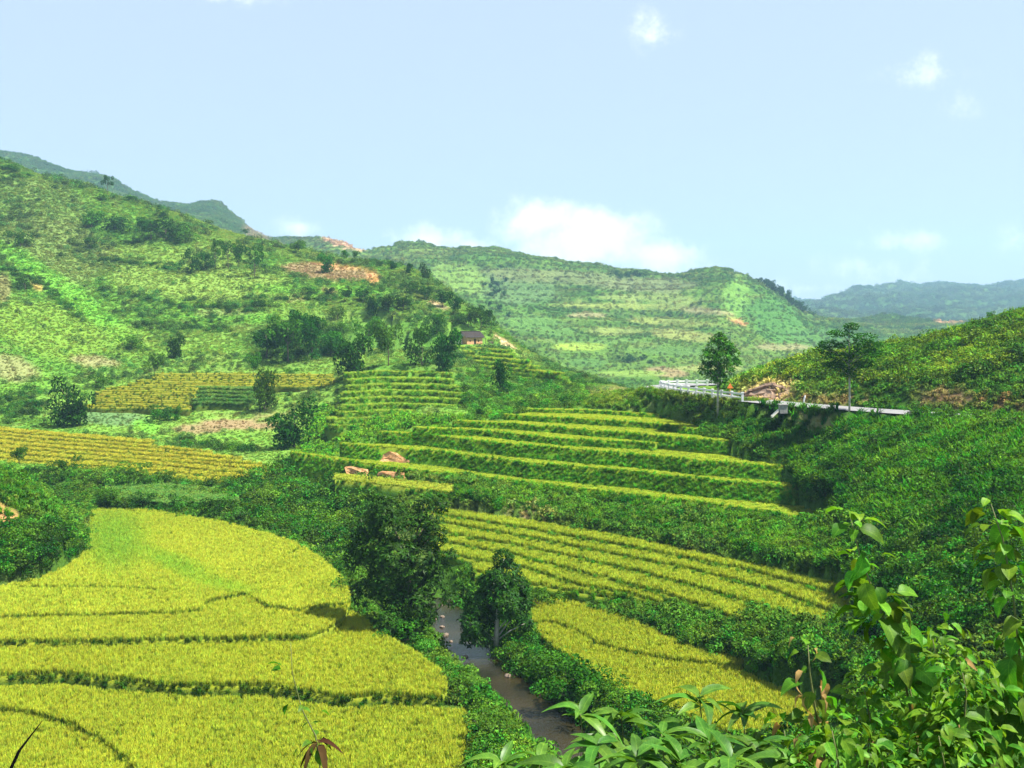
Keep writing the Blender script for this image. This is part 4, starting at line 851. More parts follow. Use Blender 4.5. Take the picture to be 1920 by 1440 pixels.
D0, D1 = (.028, .075, .014), (.075, .165, .025)
thicket([(420, 985), (410, 940), (500, 880), (570, 862), (640, 890), (720, 930), (690, 1000), (700, 1090), (650, 1085), (620, 1045), (580, 1020), (520, 1000)], 620, 'shrub', .9, 1.7, D0, (.07, .16, .022), 'streamside_thicket', 'dense dark thicket between the bright paddy and the big tree', 100, 175)
thicket([(20, 880), (200, 885), (450, 893), (440, 950), (400, 968), (150, 948), (80, 935)], 420, 'shrub', .6, 1.2, D0, (.085, .16, .025), 'hedge_thicket', 'tangled hedge along the ditch behind the bright paddy', 125, 175)
thicket([(760, 925), (1000, 918), (1300, 960), (1500, 985), (1610, 1010), (1600, 1085), (1430, 1040), (1200, 992), (1000, 962), (800, 935)], 320, 'shrub', .4, .9, (.030, .09, .016), (.085, .19, .025), 'bank_thicket', 'leafy bank of bushes between the two sets of right hand terraces', 80, 140)
thicket([(760, 925), (1000, 918), (1300, 960), (1500, 985), (1610, 1010), (1600, 1085), (1430, 1040), (1200, 992), (1000, 962), (800, 935)], 1500, 'grass', .55, 1.05, (.04, .13, .015), (.13, .25, .03), 'bank_thicket_grass', 'long grass on the bank between the two sets of right hand terraces', 80, 140)
thicket([(1090, 1106), (1200, 1112), (1330, 1160), (1420, 1190), (1600, 1180), (1660, 1270), (1480, 1300), (1380, 1248), (1280, 1200), (1180, 1150)], 340, 'shrub', .4, .8, (.035, .10, .016), (.08, .19, .025), 'hedge_strip', 'thick leafy hedge strip between the lower right paddies', 60, 110)
thicket([(1490, 812), (1690, 806), (1720, 785), (1920, 790), (1920, 1180), (1620, 1220), (1595, 1020), (1510, 960)], 850, 'shrub', .5, 1.25, (.018, .058, .010), (.06, .155, .018), 'slope_thicket', 'dark bushes covering the steep slope under the road', 40, 125, tall=1.1)
thicket([(1360, 798), (1480, 788), (1690, 798), (1710, 785), (1920, 785), (1920, 1000), (1600, 1000), (1500, 940), (1480, 860)], 2900, 'grass', .7, 1.4, (.022, .085, .010), (.085, .20, .022), 'slope_grass', 'tall grass on the steep slope under the road', 60, 140)
HR0 = (.025, .07, .016); HR1 = (.06, .14, .025)
for (pp, n_, lab_) in [([(185, 486), (260, 496), (340, 506), (340, 511), (260, 502), (185, 492)], 80, 'dark hedge line along the upper edge of the pale hillside field'), ([(305, 573), (420, 578), (520, 582), (520, 588), (420, 584), (305, 580)], 90, 'dark hedge line along the lower edge of the pale hillside field'),
      ([(250, 612), (430, 620), (430, 626), (250, 618)], 60, 'hedge line on the green slope above the yellow steps'), ([(0, 505), (75, 522), (110, 556), (155, 598), (147, 604), (100, 564), (60, 532), (0, 513)], 110, 'dark hedge beside the bright green strip at the left'), ([(0, 335), (60, 330), (60, 338), (0, 346)], 50, 'hedge line high on the left slope'),
      ([(470, 565), (640, 560), (640, 565), (470, 571)], 50, 'low hedge line under the brown hilltop field'), ([(330, 830), (480, 845), (480, 851), (330, 838)], 40, 'hedge line between the lower yellow steps and the brown plot'), ([(0, 745), (60, 735), (90, 760), (60, 790), (0, 800)], 90, 'dark scrub left of the broad dark tree')]:
    thicket(pp, n_, 'shrub', .8, 1.5, HR0, HR1, 'hedge_line', lab_, 180, 520)
thicket([(540, 850), (640, 830), (700, 805), (780, 795), (850, 783), (950, 772), (990, 763), (1000, 772), (880, 797), (800, 812), (720, 828), (655, 850), (600, 868)], 420, 'grass', .6, 1.1, (.09, .22, .025), (.17, .30, .04), 'terrace_edge_grass', 'tall grass where the long terraces run out on the left', 130, 200)
thicket([(1395, 822), (1500, 868), (1540, 905), (1595, 985), (1570, 990), (1515, 930), (1490, 885), (1385, 835)], 200, 'shrub', .4, .75, (.035, .10, .016), (.085, .19, .025), 'terrace_end_bushes', 'bushes where the long terraces run out against the slope', 80, 140)
thicket([(1385, 722), (1530, 672), (1700, 652), (1920, 594), (1930, 735), (1780, 722), (1600, 722), (1480, 712), (1430, 712)], 900, 'shrub', .8, 1.6, (.035, .085, .014), (.17, .25, .03), 'knoll_bushes', 'bushes and bracken covering the knoll above the road', 130, 190)
thicket([(1385, 722), (1530, 668), (1700, 648), (1920, 590), (1930, 735), (1780, 722), (1600, 722), (1480, 715)], 1800, 'grass', .8, 1.5, (.08, .16, .02), (.24, .28, .04), 'knoll_grass', 'yellowish grass covering the knoll above the road', 130, 190)
thicket([(700, 1165), (760, 1195), (840, 1250), (895, 1290), (935, 1380), (1000, 1440), (960, 1500), (892, 1480), (892, 1320), (845, 1285), (760, 1215)], 330, 'shrub', .45, .9, (.04, .10, .016), (.11, .22, .03), 'left_bank_growth', 'bushes and tall weeds along the left bank of the stream', 55, 105)
thicket([(930, 1215), (1000, 1180), (1060, 1228), (1190, 1305), (1290, 1350), (1200, 1400), (1080, 1345), (1010, 1300), (950, 1262)], 330, 'shrub', .5, 1.0, (.035, .10, .015), (.095, .21, .027), 'right_bank_growth', 'leafy bushes along the right bank of the stream', 55, 105)
thicket([(0, 870), (60, 886), (100, 920), (160, 975), (60, 955), (40, 1000), (0, 1000), (-60, 990), (-60, 870)], 420, 'grass', .4, .8, (.06, .16, .02), (.13, .25, .03), 'mound_grass', 'short grass on top of the mound at the left edge', 95, 125)
thicket([(60, 1000), (110, 985), (165, 985), (170, 1035), (110, 1075), (0, 1100), (-60, 1100), (-60, 1010)], 330, 'shrub', .6, 1.15, (.022, .062, .012), (.06, .15, .018), 'mound_bushes', 'dark bushes at the foot of the mound at the left edge', 85, 125)
thicket([(1090, 765), (1130, 735), (1225, 735), (1245, 750), (1340, 768), (1400, 775), (1440, 795), (1330, 785), (1200, 770)], 460, 'shrub', .35, .7, (.05, .12, .018), (.15, .20, .035), 'verge_bushes', 'scrub on the verge below the white barrier', 140, 200)
thicket([(1070, 765), (1130, 728), (1225, 732), (1245, 748), (1340, 766), (1440, 795), (1200, 770)], 700, 'grass', .5, .95, (.10, .20, .03), (.26, .28, .08), 'verge_grass', 'dry grass on the verge below the white barrier', 140, 230)
thicket([(900, 660), (1000, 690), (1110, 725), (1100, 760), (960, 790), (880, 790), (860, 740)], 420, 'shrub', .7, 1.4, (.045, .12, .025), (.10, .21, .035), 'spur_bushes', 'bushes on the shaded flank of the farmhouse spur', 150, 330)
thicket([(590, 770), (870, 790), (850, 800), (700, 815), (640, 835), (600, 870), (560, 850)], 420, 'weed', .7, 1.3, (.08, .19, .03), (.15, .29, .04), 'middle_slope_growth', 'bright green growth between the middle steps and the long terraces', 150, 240)
thicket([(480, 640), (560, 600), (640, 620), (650, 670), (560, 682), (490, 670)], 240, 'shrub', 1.2, 2.2, (.025, .07, .016), (.06, .13, .025), 'hillside_grove_undergrowth', 'undergrowth of the dark grove on the left hillside', 230, 360)

# ------------------------------------------------------------------ trees
def crown_mesh(seed, kind, n, leaf):
    """leaves in a unit box (height 1, half width .5): lobes -> leaf sprays on their skins, gaps between"""
    r = np.random.default_rng(seed)
    if kind == 'round':  lob = [(r.normal(0, .20), r.normal(0, .20), r.uniform(.42, .86), r.uniform(.13, .22)) for _ in range(15)]
    elif kind == 'bush': lob = [(r.normal(0, .24), r.normal(0, .24), r.uniform(.14, .78), r.uniform(.15, .25)) for _ in range(15)]
    elif kind == 'tall': lob = [(r.normal(0, .19) * (1.05 - abs(z - .5)), r.normal(0, .19) * (1.05 - abs(z - .5)), z, r.uniform(.15, .24)) for z in r.uniform(.14, .85, 20)]
    elif kind == 'open': lob = [(r.normal(0, .26), r.normal(0, .26), r.uniform(.45, .92), r.uniform(.09, .15)) for _ in range(12)]
    else:                lob = [(a, b, z, s_) for (a, b, z, s_) in [(0, 0, .93, .10), (-.12, .05, .86, .12), (.12, -.05, .84, .12), (-.28, .1, .73, .13), (.05, -.15, .72, .14), (.30, .05, .76, .13), (.18, .2, .68, .13), (-.38, -.05, .62, .11), (-.15, -.1, .60, .14), (.2, -.05, .58, .13), (.40, .0, .66, .10), (0, .2, .60, .13), (-.02, 0, .50, .12), (-.25, .1, .50, .10), (.24, .1, .50, .1)]]
    lob = np.array(lob); w = r.choice(len(lob), n, p=lob[:, 3] ** 2 / (lob[:, 3] ** 2).sum())
    d = unit(r.normal(size=(n, 3)) + [0, 0, .3]); flat = .38 if kind == 'layered' else .85
    p = lob[w, :3] + d * (lob[w, 3] * r.uniform(.55, 1.08, n) ** .6)[:, None] * np.array([1, 1, flat]); p[:, 2] = np.maximum(p[:, 2], .01)
    nrm = unit(d * .6 + r.normal(size=(n, 3)) * .55 + [0, 0, .4]); ax = unit(np.cross(nrm, r.normal(size=(n, 3))) + [0, 0, -.25]); sd = unit(np.cross(nrm, ax))
    L_ = leaf * r.uniform(.65, 1.4, n); V, Fc = quads(p, ax, sd, L_, L_ * r.uniform(.4, .6, n))
    lobb = r.uniform(.75, 1.25, len(lob))[w]; c = (lobb * r.uniform(.7, 1.3, n))[:, None] * np.ones(3); c[:, 0] *= r.uniform(.85, 1.3, n)
    return V, Fc, c, lob
def trunk_mesh(seed, lob, r0, top=.8, low=0):
    r = np.random.default_rng(seed); parts = []
    path = [(0, 0, -.04)]; 
    for k in range(1, 6): path.append((r.normal(0, .012), r.normal(0, .012), top * k / 5))
    parts.append(tube(path, [r0 * (1.25 if k == 0 else 1 - .13 * k) for k in range(6)], 7))
    for k in r.permutation(len(lob))[:7]:
        e = np.array(lob[k][:3]); z0 = max(.12, min(top * .85, e[2] - .15 - abs(e[0]) * .5)); s = np.array([0, 0, z0]); m_ = (s + e) / 2 + [0, 0, -.02]
        parts.append(tube([s, m_, e], [r0 * .5, r0 * .35, r0 * .12], 5))
    return merge(parts)
TP = {}
def tree_proto(kind, mat, var):
    k = (kind, mat.name, var)
    if k not in TP:
        n, lf = dict(round=(1500, .075), bush=(1500, .075), tall=(2200, .075), open=(1000, .065), layered=(2600, .05))[kind]
        V, Fc, c, lob = crown_mesh(200 + var * 7 + len(kind), kind, n, lf)
        TP[k] = (mesh_np('crown', V, Fc, mat, cols=c), mesh_py('trunk', *trunk_mesh(300 + var, lob, .022 if kind != 'open' else .018, .75 if kind != 'bush' else .5), M_bark, True))
    return TP[k]
tcount = 0
def tree(px, base, top, wpx, kind, mat, label, group=None, Y=None, name=None, depth=None, y0=0, y1=1e9, Ld=None, cat='tree'):
    global tcount
    Ld = Ld or near; Y = Y or Ld.hit(px, base, y0, y1); p = W(px, base, Y); h = (base - top) / F * Y; w = wpx / F * Y / (1.0 if kind != 'tall' else .85)
    p[2] = min(p[2], float(Ld.height(p[0], Y)) + .0) if abs(p[2] - float(Ld.height(p[0], Y))) < .2 * h + 1.2 else p[2]
    h = (HR - top) / F * Y - p[2]
    cm, tm = tree_proto(kind, mat, tcount % 4); tcount += 1
    root = empty(name or ('shrub' if kind == 'bush' else 'tree'), p); root.rotation_euler[2] = random.uniform(0, 6.28)
    tag(root, label, 'shrub' if (kind == 'bush' and cat == 'tree') else cat, group)
    for nm, me in (('crown', cm), ('trunk', tm)):
        o = obj(nm, me, root); o.scale = (w, w, h)
    return root
# (column, base row, top row, width, kind, leaf, label, nearest and farthest depth)
G_hill = 'trees on the left hillside'
T = [(552, 842, 745, 76, 'tall', M_dark, 'tall dark tree right of the lower yellow steps', 150, 230), (497, 778, 694, 46, 'tall', M_mid, 'brownish slender tree beside the small brown field', 190, 260),
 (657, 716, 622, 62, 'tall', M_dark, 'dense egg shaped tree between the upper yellow steps and green steps', 200, 290), (728, 692, 602, 52, 'round', M_mid, 'tree with hollow dark base left of the dense pair', 220, 320),
 (692, 662, 592, 50, 'round', M_mid, 'tree behind the egg shaped tree', 250, 330), (792, 694, 606, 52, 'bush', M_dark, 'left half of the dense dark pair of trees below the farmhouse', 220, 300), (834, 699, 612, 46, 'tall', M_dark, 'right half of the dense dark pair of trees below the farmhouse', 220, 300),
 (818, 640, 588, 34, 'tall', M_mid, 'tree peeping over the dense dark pair', 290, 340), (126, 802, 706, 66, 'tall', M_dark, 'broad dark tree at the left edge of the upper yellow steps', 190, 260), (290, 712, 660, 34, 'round', M_mid, 'small round tree at the upper left corner of the yellow steps', 230, 320),
 (328, 678, 624, 30, 'tall', M_dark, 'slim dark tree above the yellow steps', 250, 340), (475, 712, 660, 30, 'round', M_mid, 'little tree with bare trunk standing in the yellow steps', 230, 300), (300, 793, 756, 48, 'bush', M_mid, 'round green bush below the upper yellow steps', 190, 250),
 (937, 742, 676, 30, 'tall', M_dark, 'slim dark tree on the flank of the farmhouse spur', 180, 270), (332, 790, 758, 14, 'tall', M_mid, 'thin sapling right of the round green bush', 190, 250), (545, 707, 688, 24, 'bush', M_light, 'small pale bush on the upper yellow steps', 230, 300),
 (358, 514, 464, 36, 'bush', M_dark, 'dark bushy tree at the left end of the hilltop row', 330, 480), (383, 513, 470, 30, 'bush', M_dark, 'short dark tree second in the hilltop row', 330, 480), (404, 506, 444, 22, 'open', M_mid, 'tall thin tree in the hilltop row', 330, 480), (428, 508, 450, 34, 'open', M_mid, 'spreading tree in the middle of the hilltop row', 330, 480),
 (448, 506, 456, 26, 'round', M_dark, 'dense tree right of the middle of the hilltop row', 330, 480), (478, 521, 460, 42, 'open', M_mid, 'airy tree at the right end of the hilltop row', 330, 480), (202, 364, 327, 22, 'open', M_dark, 'lone tree standing against the sky on the left skyline', 440, 520),
 (38, 462, 431, 38, 'bush', M_dark, 'round dark bush high at the left edge', 380, 470), (47, 546, 515, 30, 'bush', M_dark, 'dark bush on the slope at the left edge', 300, 420), (560, 478, 450, 36, 'round', M_mid, 'round crowned tree on the skyline by the brown field', 420, 500), (613, 516, 472, 26, 'tall', M_mid, 'tree in the middle of the brown hilltop field', 360, 480),
 (645, 488, 469, 13, 'tall', M_mid, 'first small tree on the skyline right of the brown field', 400, 500), (665, 489, 470, 16, 'round', M_mid, 'second small tree on the skyline right of the brown field', 400, 500), (715, 504, 489, 14, 'bush', M_dark, 'small skyline bush above the tree line', 400, 500), (737, 508, 488, 15, 'tall', M_dark, 'small skyline tree left of the two slim ones', 400, 500), (768, 519, 493, 15, 'tall', M_dark, 'left of two slim skyline trees', 390, 500), (797, 531, 492, 20, 'tall', M_dark, 'right and taller of two slim skyline trees', 380, 480),
 (575, 553, 537, 26, 'bush', M_dark, 'low dark bush below the brown field', 320, 460), (617, 561, 538, 22, 'round', M_dark, 'leftmost of the round trees below the brown field', 320, 460), (647, 568, 540, 24, 'round', M_dark, 'second of the round trees below the brown field', 320, 460), (681, 572, 540, 40, 'round', M_dark, 'widest of the round trees below the brown field', 320, 460), (697, 596, 556, 24, 'tall', M_dark, 'tall narrow tree among the round trees below the brown field', 310, 430),
 (729, 586, 554, 36, 'round', M_dark, 'round tree left of the last one below the brown field', 320, 450), (757, 590, 553, 40, 'round', M_dark, 'last and rightmost of the round trees below the brown field', 320, 450), (633, 602, 572, 30, 'bush', M_mid, 'bush above the dark hillside grove', 300, 400),
 (640, 628, 602, 26, 'bush', M_mid, 'bush at the top right of the dark hillside grove', 290, 370), (500, 672, 612, 66, 'round', M_dark, 'left tree of the dark hillside grove', 240, 340), (540, 682, 592, 74, 'round', M_mid, 'tallest tree of the dark hillside grove', 240, 340), (585, 676, 590, 70, 'round', M_dark, 'right tree of the dark hillside grove', 240, 340), (560, 650, 582, 60, 'round', M_dark, 'rear tree of the dark hillside grove', 270, 360), (620, 668, 612, 44, 'bush', M_mid, 'outlying bush right of the dark hillside grove', 240, 340),
 (772, 556, 526, 30, 'bush', M_dark, 'uppermost tree of the line descending the ridge', 360, 470), (800, 566, 535, 34, 'round', M_dark, 'second tree of the line descending the ridge', 360, 470), (830, 582, 545, 38, 'round', M_dark, 'third tree of the line descending the ridge', 350, 460), (853, 592, 556, 30, 'round', M_dark, 'fourth tree of the line descending the ridge', 340, 450),
 (858, 622, 588, 26, 'tall', M_mid, 'tree at the left gable of the farmhouse', 336, 360), (878, 616, 578, 38, 'round', M_mid, 'tree directly behind the farmhouse roof', 338, 380), (902, 628, 582, 32, 'open', M_mid, 'thin trunked tree at the right end of the farmhouse', 336, 370), (921, 632, 588, 28, 'open', M_mid, 'outermost thin tree right of the farmhouse', 336, 370), (890, 606, 572, 34, 'round', M_dark, 'dark tree on the ridge above the farmhouse', 360, 400), (912, 612, 580, 30, 'round', M_dark, 'lowest tree of the line descending the ridge', 350, 390),
 (172, 442, 392, 44, 'round', M_mid, 'left tree of the clump near the left skyline', 380, 480), (214, 444, 398, 48, 'bush', M_dark, 'dark tree of the clump near the left skyline', 380, 480), (283, 452, 408, 44, 'round', M_dark, 'left of three trees on the upper slope', 380, 480), (311, 455, 405, 54, 'bush', M_dark, 'middle of three trees on the upper slope', 380, 480), (342, 458, 422, 40, 'bush', M_mid, 'right of three trees on the upper slope', 380, 480), (170, 470, 440, 26, 'bush', M_dark, 'bush below the clump near the left skyline', 370, 470),
 (460, 438, 428, 12, 'bush', M_dark, 'tiny bush on the skyline between the clumps', 430, 520), (112, 338, 325, 20, 'bush', M_dark, 'tiny bush on the left skyline', 450, 520), (245, 380, 366, 22, 'bush', M_dark, 'left of two small bushes just below the left skyline', 440, 520), (190, 378, 362, 28, 'bush', M_mid, 'bush at the foot of the lone skyline tree', 440, 520), (20, 322, 306, 40, 'bush', M_mid, 'bush on the skyline at the left edge', 440, 520), (300, 410, 390, 24, 'bush', M_dark, 'right of two small bushes just below the left skyline', 430, 520),
 (485, 581, 560, 24, 'bush', M_dark, 'left of two dark bushes on the hillside below the pale field', 290, 400), (433, 588, 572, 18, 'bush', M_dark, 'smaller of two dark bushes on the hillside below the pale field', 290, 400), (245, 660, 626, 40, 'bush', M_mid, 'bush on the open slope left of the slim dark tree', 230, 340), (180, 728, 700, 42, 'bush', M_mid, 'bush above the broad dark tree', 200, 300),
 (36, 872, 838, 34, 'round', M_mid, 'small tree at the left end of the lower yellow steps', 135, 190), (110, 892, 858, 38, 'bush', M_dark, 'bush in front of the lower yellow steps on the left', 135, 190), (252, 902, 864, 52, 'bush', M_mid, 'brownish bush in front of the middle of the lower yellow steps', 140, 190), (60, 896, 872, 36, 'bush', M_dark, 'low bush beside the small tree at the left', 130, 190), (397, 972, 932, 52, 'bush', M_dark, 'dark bush at the corner of the bright paddy', 130, 175), (200, 950, 910, 50, 'bush', M_mid, 'bush left of the vegetable plot', 135, 175), (270, 952, 922, 40, 'bush', M_dark, 'bush in front of the vegetable plot', 130, 170), (340, 960, 928, 46, 'bush', M_mid, 'low bush in front of the vegetable plot right side', 130, 170), (500, 950, 910, 60, 'bush', M_light, 'pale green bush at the edge of the thicket', 125, 170), (143, 876, 852, 20, 'open', M_mid, 'wispy sapling in front of the lower yellow steps', 140, 190),
 (898, 783, 766, 16, 'tall', M_dark, 'tiny dark conifer shaped bush above the long terraces', 160, 220), (1010, 1162, 1096, 70, 'bush', M_mid, 'bright bush at the right foot of the second riverside tree', 85, 105), (1085, 1320, 1230, 110, 'bush', M_mid, 'large leafy bush on the right bank of the stream', 66, 90), (1025, 1290, 1215, 80, 'bush', M_mid, 'bush on the right bank above the largest one', 70, 95), (1150, 1345, 1270, 80, 'bush', M_mid, 'bush on the right bank below the largest one', 64, 85), (968, 1262, 1200, 60, 'bush', M_light, 'pale bush on the right bank below the second riverside tree', 78, 100),
 (745, 1215, 1150, 70, 'bush', M_mid, 'bush at the left foot of the big riverside tree', 84, 105), (800, 1240, 1190, 50, 'bush', M_light, 'bush with dry twigs on the left bank', 80, 100), (870, 1310, 1255, 70, 'bush', M_light, 'bush on the left bank at the end of the dark bund', 70, 92), (925, 1385, 1325, 72, 'bush', M_light, 'lowest bush on the left bank', 62, 85), (665, 1120, 1050, 60, 'bush', M_light, 'bush between the bright paddy and the big riverside tree', 92, 125),
 (1580, 880, 838, 70, 'bush', M_mid, 'pale rounded bush on the slope under the road', 90, 130), (1385, 784, 750, 36, 'bush', M_mid, 'bush right of the first road tree', 130, 160), (1440, 806, 776, 50, 'bush', M_mid, 'bush below the culvert', 118, 140), (1300, 778, 750, 50, 'bush', M_dark, 'dark bush below the white barrier', 140, 165), (1890, 748, 722, 34, 'bush', M_light, 'bright bush on the rock face at the right edge', 110, 150), (1775, 640, 615, 24, 'open', M_mid, 'wispy sapling on the knoll skyline', 140, 180), (1860, 605, 583, 20, 'open', M_mid, 'small sapling on the knoll skyline at the right', 140, 180),
 (1640, 662, 640, 46, 'bush', M_mid, 'bush on the knoll right of the layered tree', 140, 180)]
for (px, b, t_, w, k, m_, lab, y0, y1) in T: tree(px, b, t_, w, k, m_, lab, G_hill if y0 > 185 else None, y0=y0, y1=y1)
# groves on the far ridge
fr = random.Random(5)
for k in range(26):
    f = k / 25; px = 1424 + 96 * f + fr.uniform(-4, 4); rg = np.interp(px, [1400, 1460, 1530], [514, 546, 592]); b = rg + fr.uniform(4, 12) ; 
    tree(px, b + 4, b - fr.uniform(13, 19) * (1.15 - .4 * abs(f - .4)), fr.uniform(11, 16), 'round', M_dark, 'dark tree of the grove on the far right shoulder of the middle hill', 'grove on the shoulder of the middle hill', Y=float(np.interp(px, [1400, 1460, 1530], [1062, 1055, 1090])), Ld=far)
for k in range(12):
    px = 1142 + 66 * k / 11 + fr.uniform(-3, 3); b = 520 + fr.uniform(-3, 4); tree(px, b, b - fr.uniform(9, 15), fr.uniform(9, 13), 'bush', M_dark, 'dark bush of the clump under the ridge of the middle hill', 'clump under the ridge of the middle hill', Y=float(far.hit(px, b, 700, 1300)), Ld=far)
for k in range(10):
    px = 1160 + 60 * fr.random(); b = 672 + fr.uniform(-10, 12); tree(px, b, b - fr.uniform(8, 13), fr.uniform(9, 14), 'bush', M_dark, 'dark bush in the valley bottom below the bright field', 'bushes in the valley bottom', Y=float(far.hit(px, b, 540, 900)), Ld=far)
for k in range(16):
    px = 905 + 50 * fr.random(); b = 560 + fr.uniform(-30, 40); tree(px, b, b - fr.uniform(10, 16), fr.uniform(9, 14), 'round', M_dark, 'dark tree in the gully left of the middle hill', 'trees in the far gully', Y=float(far.hit(px, b, 600, 1200)), Ld=far)
for k in range(8):
    px = 1600 + 45 * k / 7; b = 580 + fr.uniform(-2, 3); tree(px, b, b - fr.uniform(5, 8), fr.uniform(8, 12), 'bush', M_dark, 'dark bush in a row on the farthest right ridge', 'row on the farthest right ridge', Y=float(far.hit(px, b, 1800, 3400)), Ld=far)

# the two leafy riverside trees: whorls of long leaves on layered lobes
def whorl_tree(px, base, Y, lobes, label, seed, n_whorl, leaf, trunk_top, trunk_r, name='riverside_tree', mat=M_riv, bark=M_palebark, lean=0):
    r = np.random.default_rng(seed); p0 = W(px, base, Y); k = Y / F
    lob = np.array([((a - px) * k, d * 1.4, (base - b) * k, s * k * .88) for (a, b, s, d) in lobes])
    w = r.choice(len(lob), n_whorl, p=lob[:, 3] ** 2 / (lob[:, 3] ** 2).sum()); d = unit(r.normal(size=(n_whorl, 3)) + [0, -.15, .35])
    c = lob[w, :3] + d * (lob[w, 3] * r.uniform(.7, 1.08, n_whorl))[:, None]
    nl = 8; C = np.repeat(c, nl, 0); D = unit(np.repeat(d, nl, 0) * .7 + [0, 0, .35]); n = len(C)
    ax = unit(np.cross(D, r.normal(size=(n, 3)))); ax = unit(ax + D * r.uniform(-.45, .55, n)[:, None] + [0, 0, -.15]); sd = unit(np.cross(ax, D + r.normal(size=(n, 3)) * .35))
    L_ = leaf * r.uniform(.7, 1.3, n); V, Fc = quads(C + ax * (L_ * .55)[:, None], ax, sd, L_, L_ * r.uniform(.26, .36, n))
    col = np.repeat(r.uniform(.6, 1.5, n_whorl), nl)[:, None] * r.uniform(.8, 1.2, n)[:, None] * np.ones(3); col[:, 0] *= np.repeat(r.uniform(.8, 1.4, n_whorl), nl)
    root = empty(name, p0); tag(root, label, 'tree')
    obj('crown', mesh_np('crown', V, Fc, mat, cols=col), root)
    top = trunk_top * k; parts = [tube([(0, 0, -.4), (lean * .2, 0, top * .25), (lean * .5, .1, top * .55), (lean, 0, top)], [trunk_r * 1.35, trunk_r, trunk_r * .8, trunk_r * .35], 9)]
    for q in lob:
        z0 = max(.5, min(top * .9, q[2] - .8 * abs(q[0]) - .5)); s = np.array([lean * z0 / top, 0, z0]); parts.append(tube([s, (s + q[:3]) / 2 + [0, 0, .15], q[:3]], [trunk_r * .4, trunk_r * .28, .03], 6))
    obj('trunk', mesh_py('trunk', *merge(parts), bark, True), root); return root
whorl_tree(768, 1205, 92.5, [(720, 960, 34, 0), (690, 985, 30, .5), (750, 985, 40, -.6), (800, 975, 34, .6), (820, 950, 22, 1), (815, 1000, 30, -.3), (700, 1030, 40, .2), (745, 1040, 46, -1), (790, 1045, 44, 0), (815, 1075, 32, .5), (720, 1085, 40, -.6), (765, 1090, 46, .5), (820, 1105, 28, -.5), (740, 1130, 38, .3), (790, 1130, 36, -.8), (725, 1160, 26, -1.2), (800, 1160, 22, .8), (755, 1165, 26, -1), (672, 1012, 24, .4), (664, 1052, 26, .8), (684, 1112, 28, .2), (845, 1045, 16, .2), (842, 1128, 18, .6), (712, 945, 16, .3), (796, 945, 16, .2)],
           'big dark leaved tree leaning over the stream from the left bank', 81, 2300, .42, 170, .24, bark=M_bark)
whorl_tree(930, 1212, 90.5, [(945, 1048, 22, 0), (950, 1075, 28, .3), (930, 1085, 28, -.4), (970, 1105, 28, .2), (915, 1100, 24, .5), (950, 1125, 32, -.6), (895, 1135, 30, 0), (985, 1130, 18, .5), (885, 1165, 26, -.4), (915, 1160, 26, .5), (970, 1155, 26, .5), (880, 1190, 18, -.5), (905, 1190, 18, -.8), (985, 1165, 16, -.4)],
           'smaller dark tree with pale trunk on the right bank of the stream', 82, 1300, .40, 130, .20, lean=.35)
whorl_tree(1346, 780, 143, [(1350, 634, 13, 0), (1340, 650, 17, .4), (1362, 652, 15, -.3), (1330, 668, 18, 0), (1352, 672, 22, -.4), (1374, 664, 13, .3), (1380, 680, 10, 0), (1322, 690, 13, .2), (1342, 694, 20, .5), (1362, 696, 16, -.5), (1350, 712, 16, 0), (1335, 708, 12, .6)], 'roadside tree with rounded crown beside the white barrier', 83, 460, .55, 130, .15, 'roadside_tree', M_mid)
# layered roadside tree
Yr = 126.0; k = Yr / F; r0 = empty('roadside_tree', W(1592, 792, Yr)); tag(r0, 'roadside tree with flat layered crown and thin pale trunk', 'tree')
lay = [(1592, 612, 16, 8), (1575, 625, 26, 8), (1612, 632, 28, 9), (1560, 645, 24, 8), (1592, 648, 32, 9), (1632, 645, 26, 8), (1545, 655, 20, 8), (1572, 668, 34, 9), (1612, 664, 34, 10), (1642, 660, 20, 8), (1590, 685, 34, 10), (1562, 684, 24, 8), (1618, 682, 24, 8), (1588, 700, 20, 8)]
r = np.random.default_rng(84); n = 4200; lob = np.array([((a - 1592) * k, r.normal(0, .6), (792 - b) * k, s * k, t_ * k) for a, b, s, t_ in lay])
w = r.choice(len(lob), n, p=lob[:, 3] / lob[:, 3].sum()); d = unit(r.normal(size=(n, 3))) * (r.uniform(.2, 1.05, n) ** .5)[:, None]
p = lob[w, :3] + d * np.c_[lob[w, 3], lob[w, 3], lob[w, 4]]; ax = unit(r.normal(size=(n, 3)) * [1, 1, .35]); sd = unit(np.cross(ax, unit(r.normal(size=(n, 3)) * .35 + [0, 0, 1]))); L_ = .48 * r.uniform(.6, 1.3, n)
V, Fc = quads(p, ax, sd, L_, L_ * .42); col = r.uniform(.65, 1.35, n)[:, None] * np.ones(3)
obj('crown', mesh_np('crown', V, Fc, M_mid, cols=col), r0)
parts = [tube([(0, 0, -.5), (.08, 0, 3), (.02, 0, 7), (0, 0, (792 - 625) * k)], [.16, .13, .11, .04], 8)] + [tube([(0, 0, max(5.2, q[2] - .7 - .35 * abs(q[0]))), (q[0] * .55, q[1] * .5, q[2] - .35), tuple(q[:3])], [.07, .05, .02], 5) for q in lob]
obj('trunk', mesh_py('trunk', *merge(parts), M_palebark, True), r0)

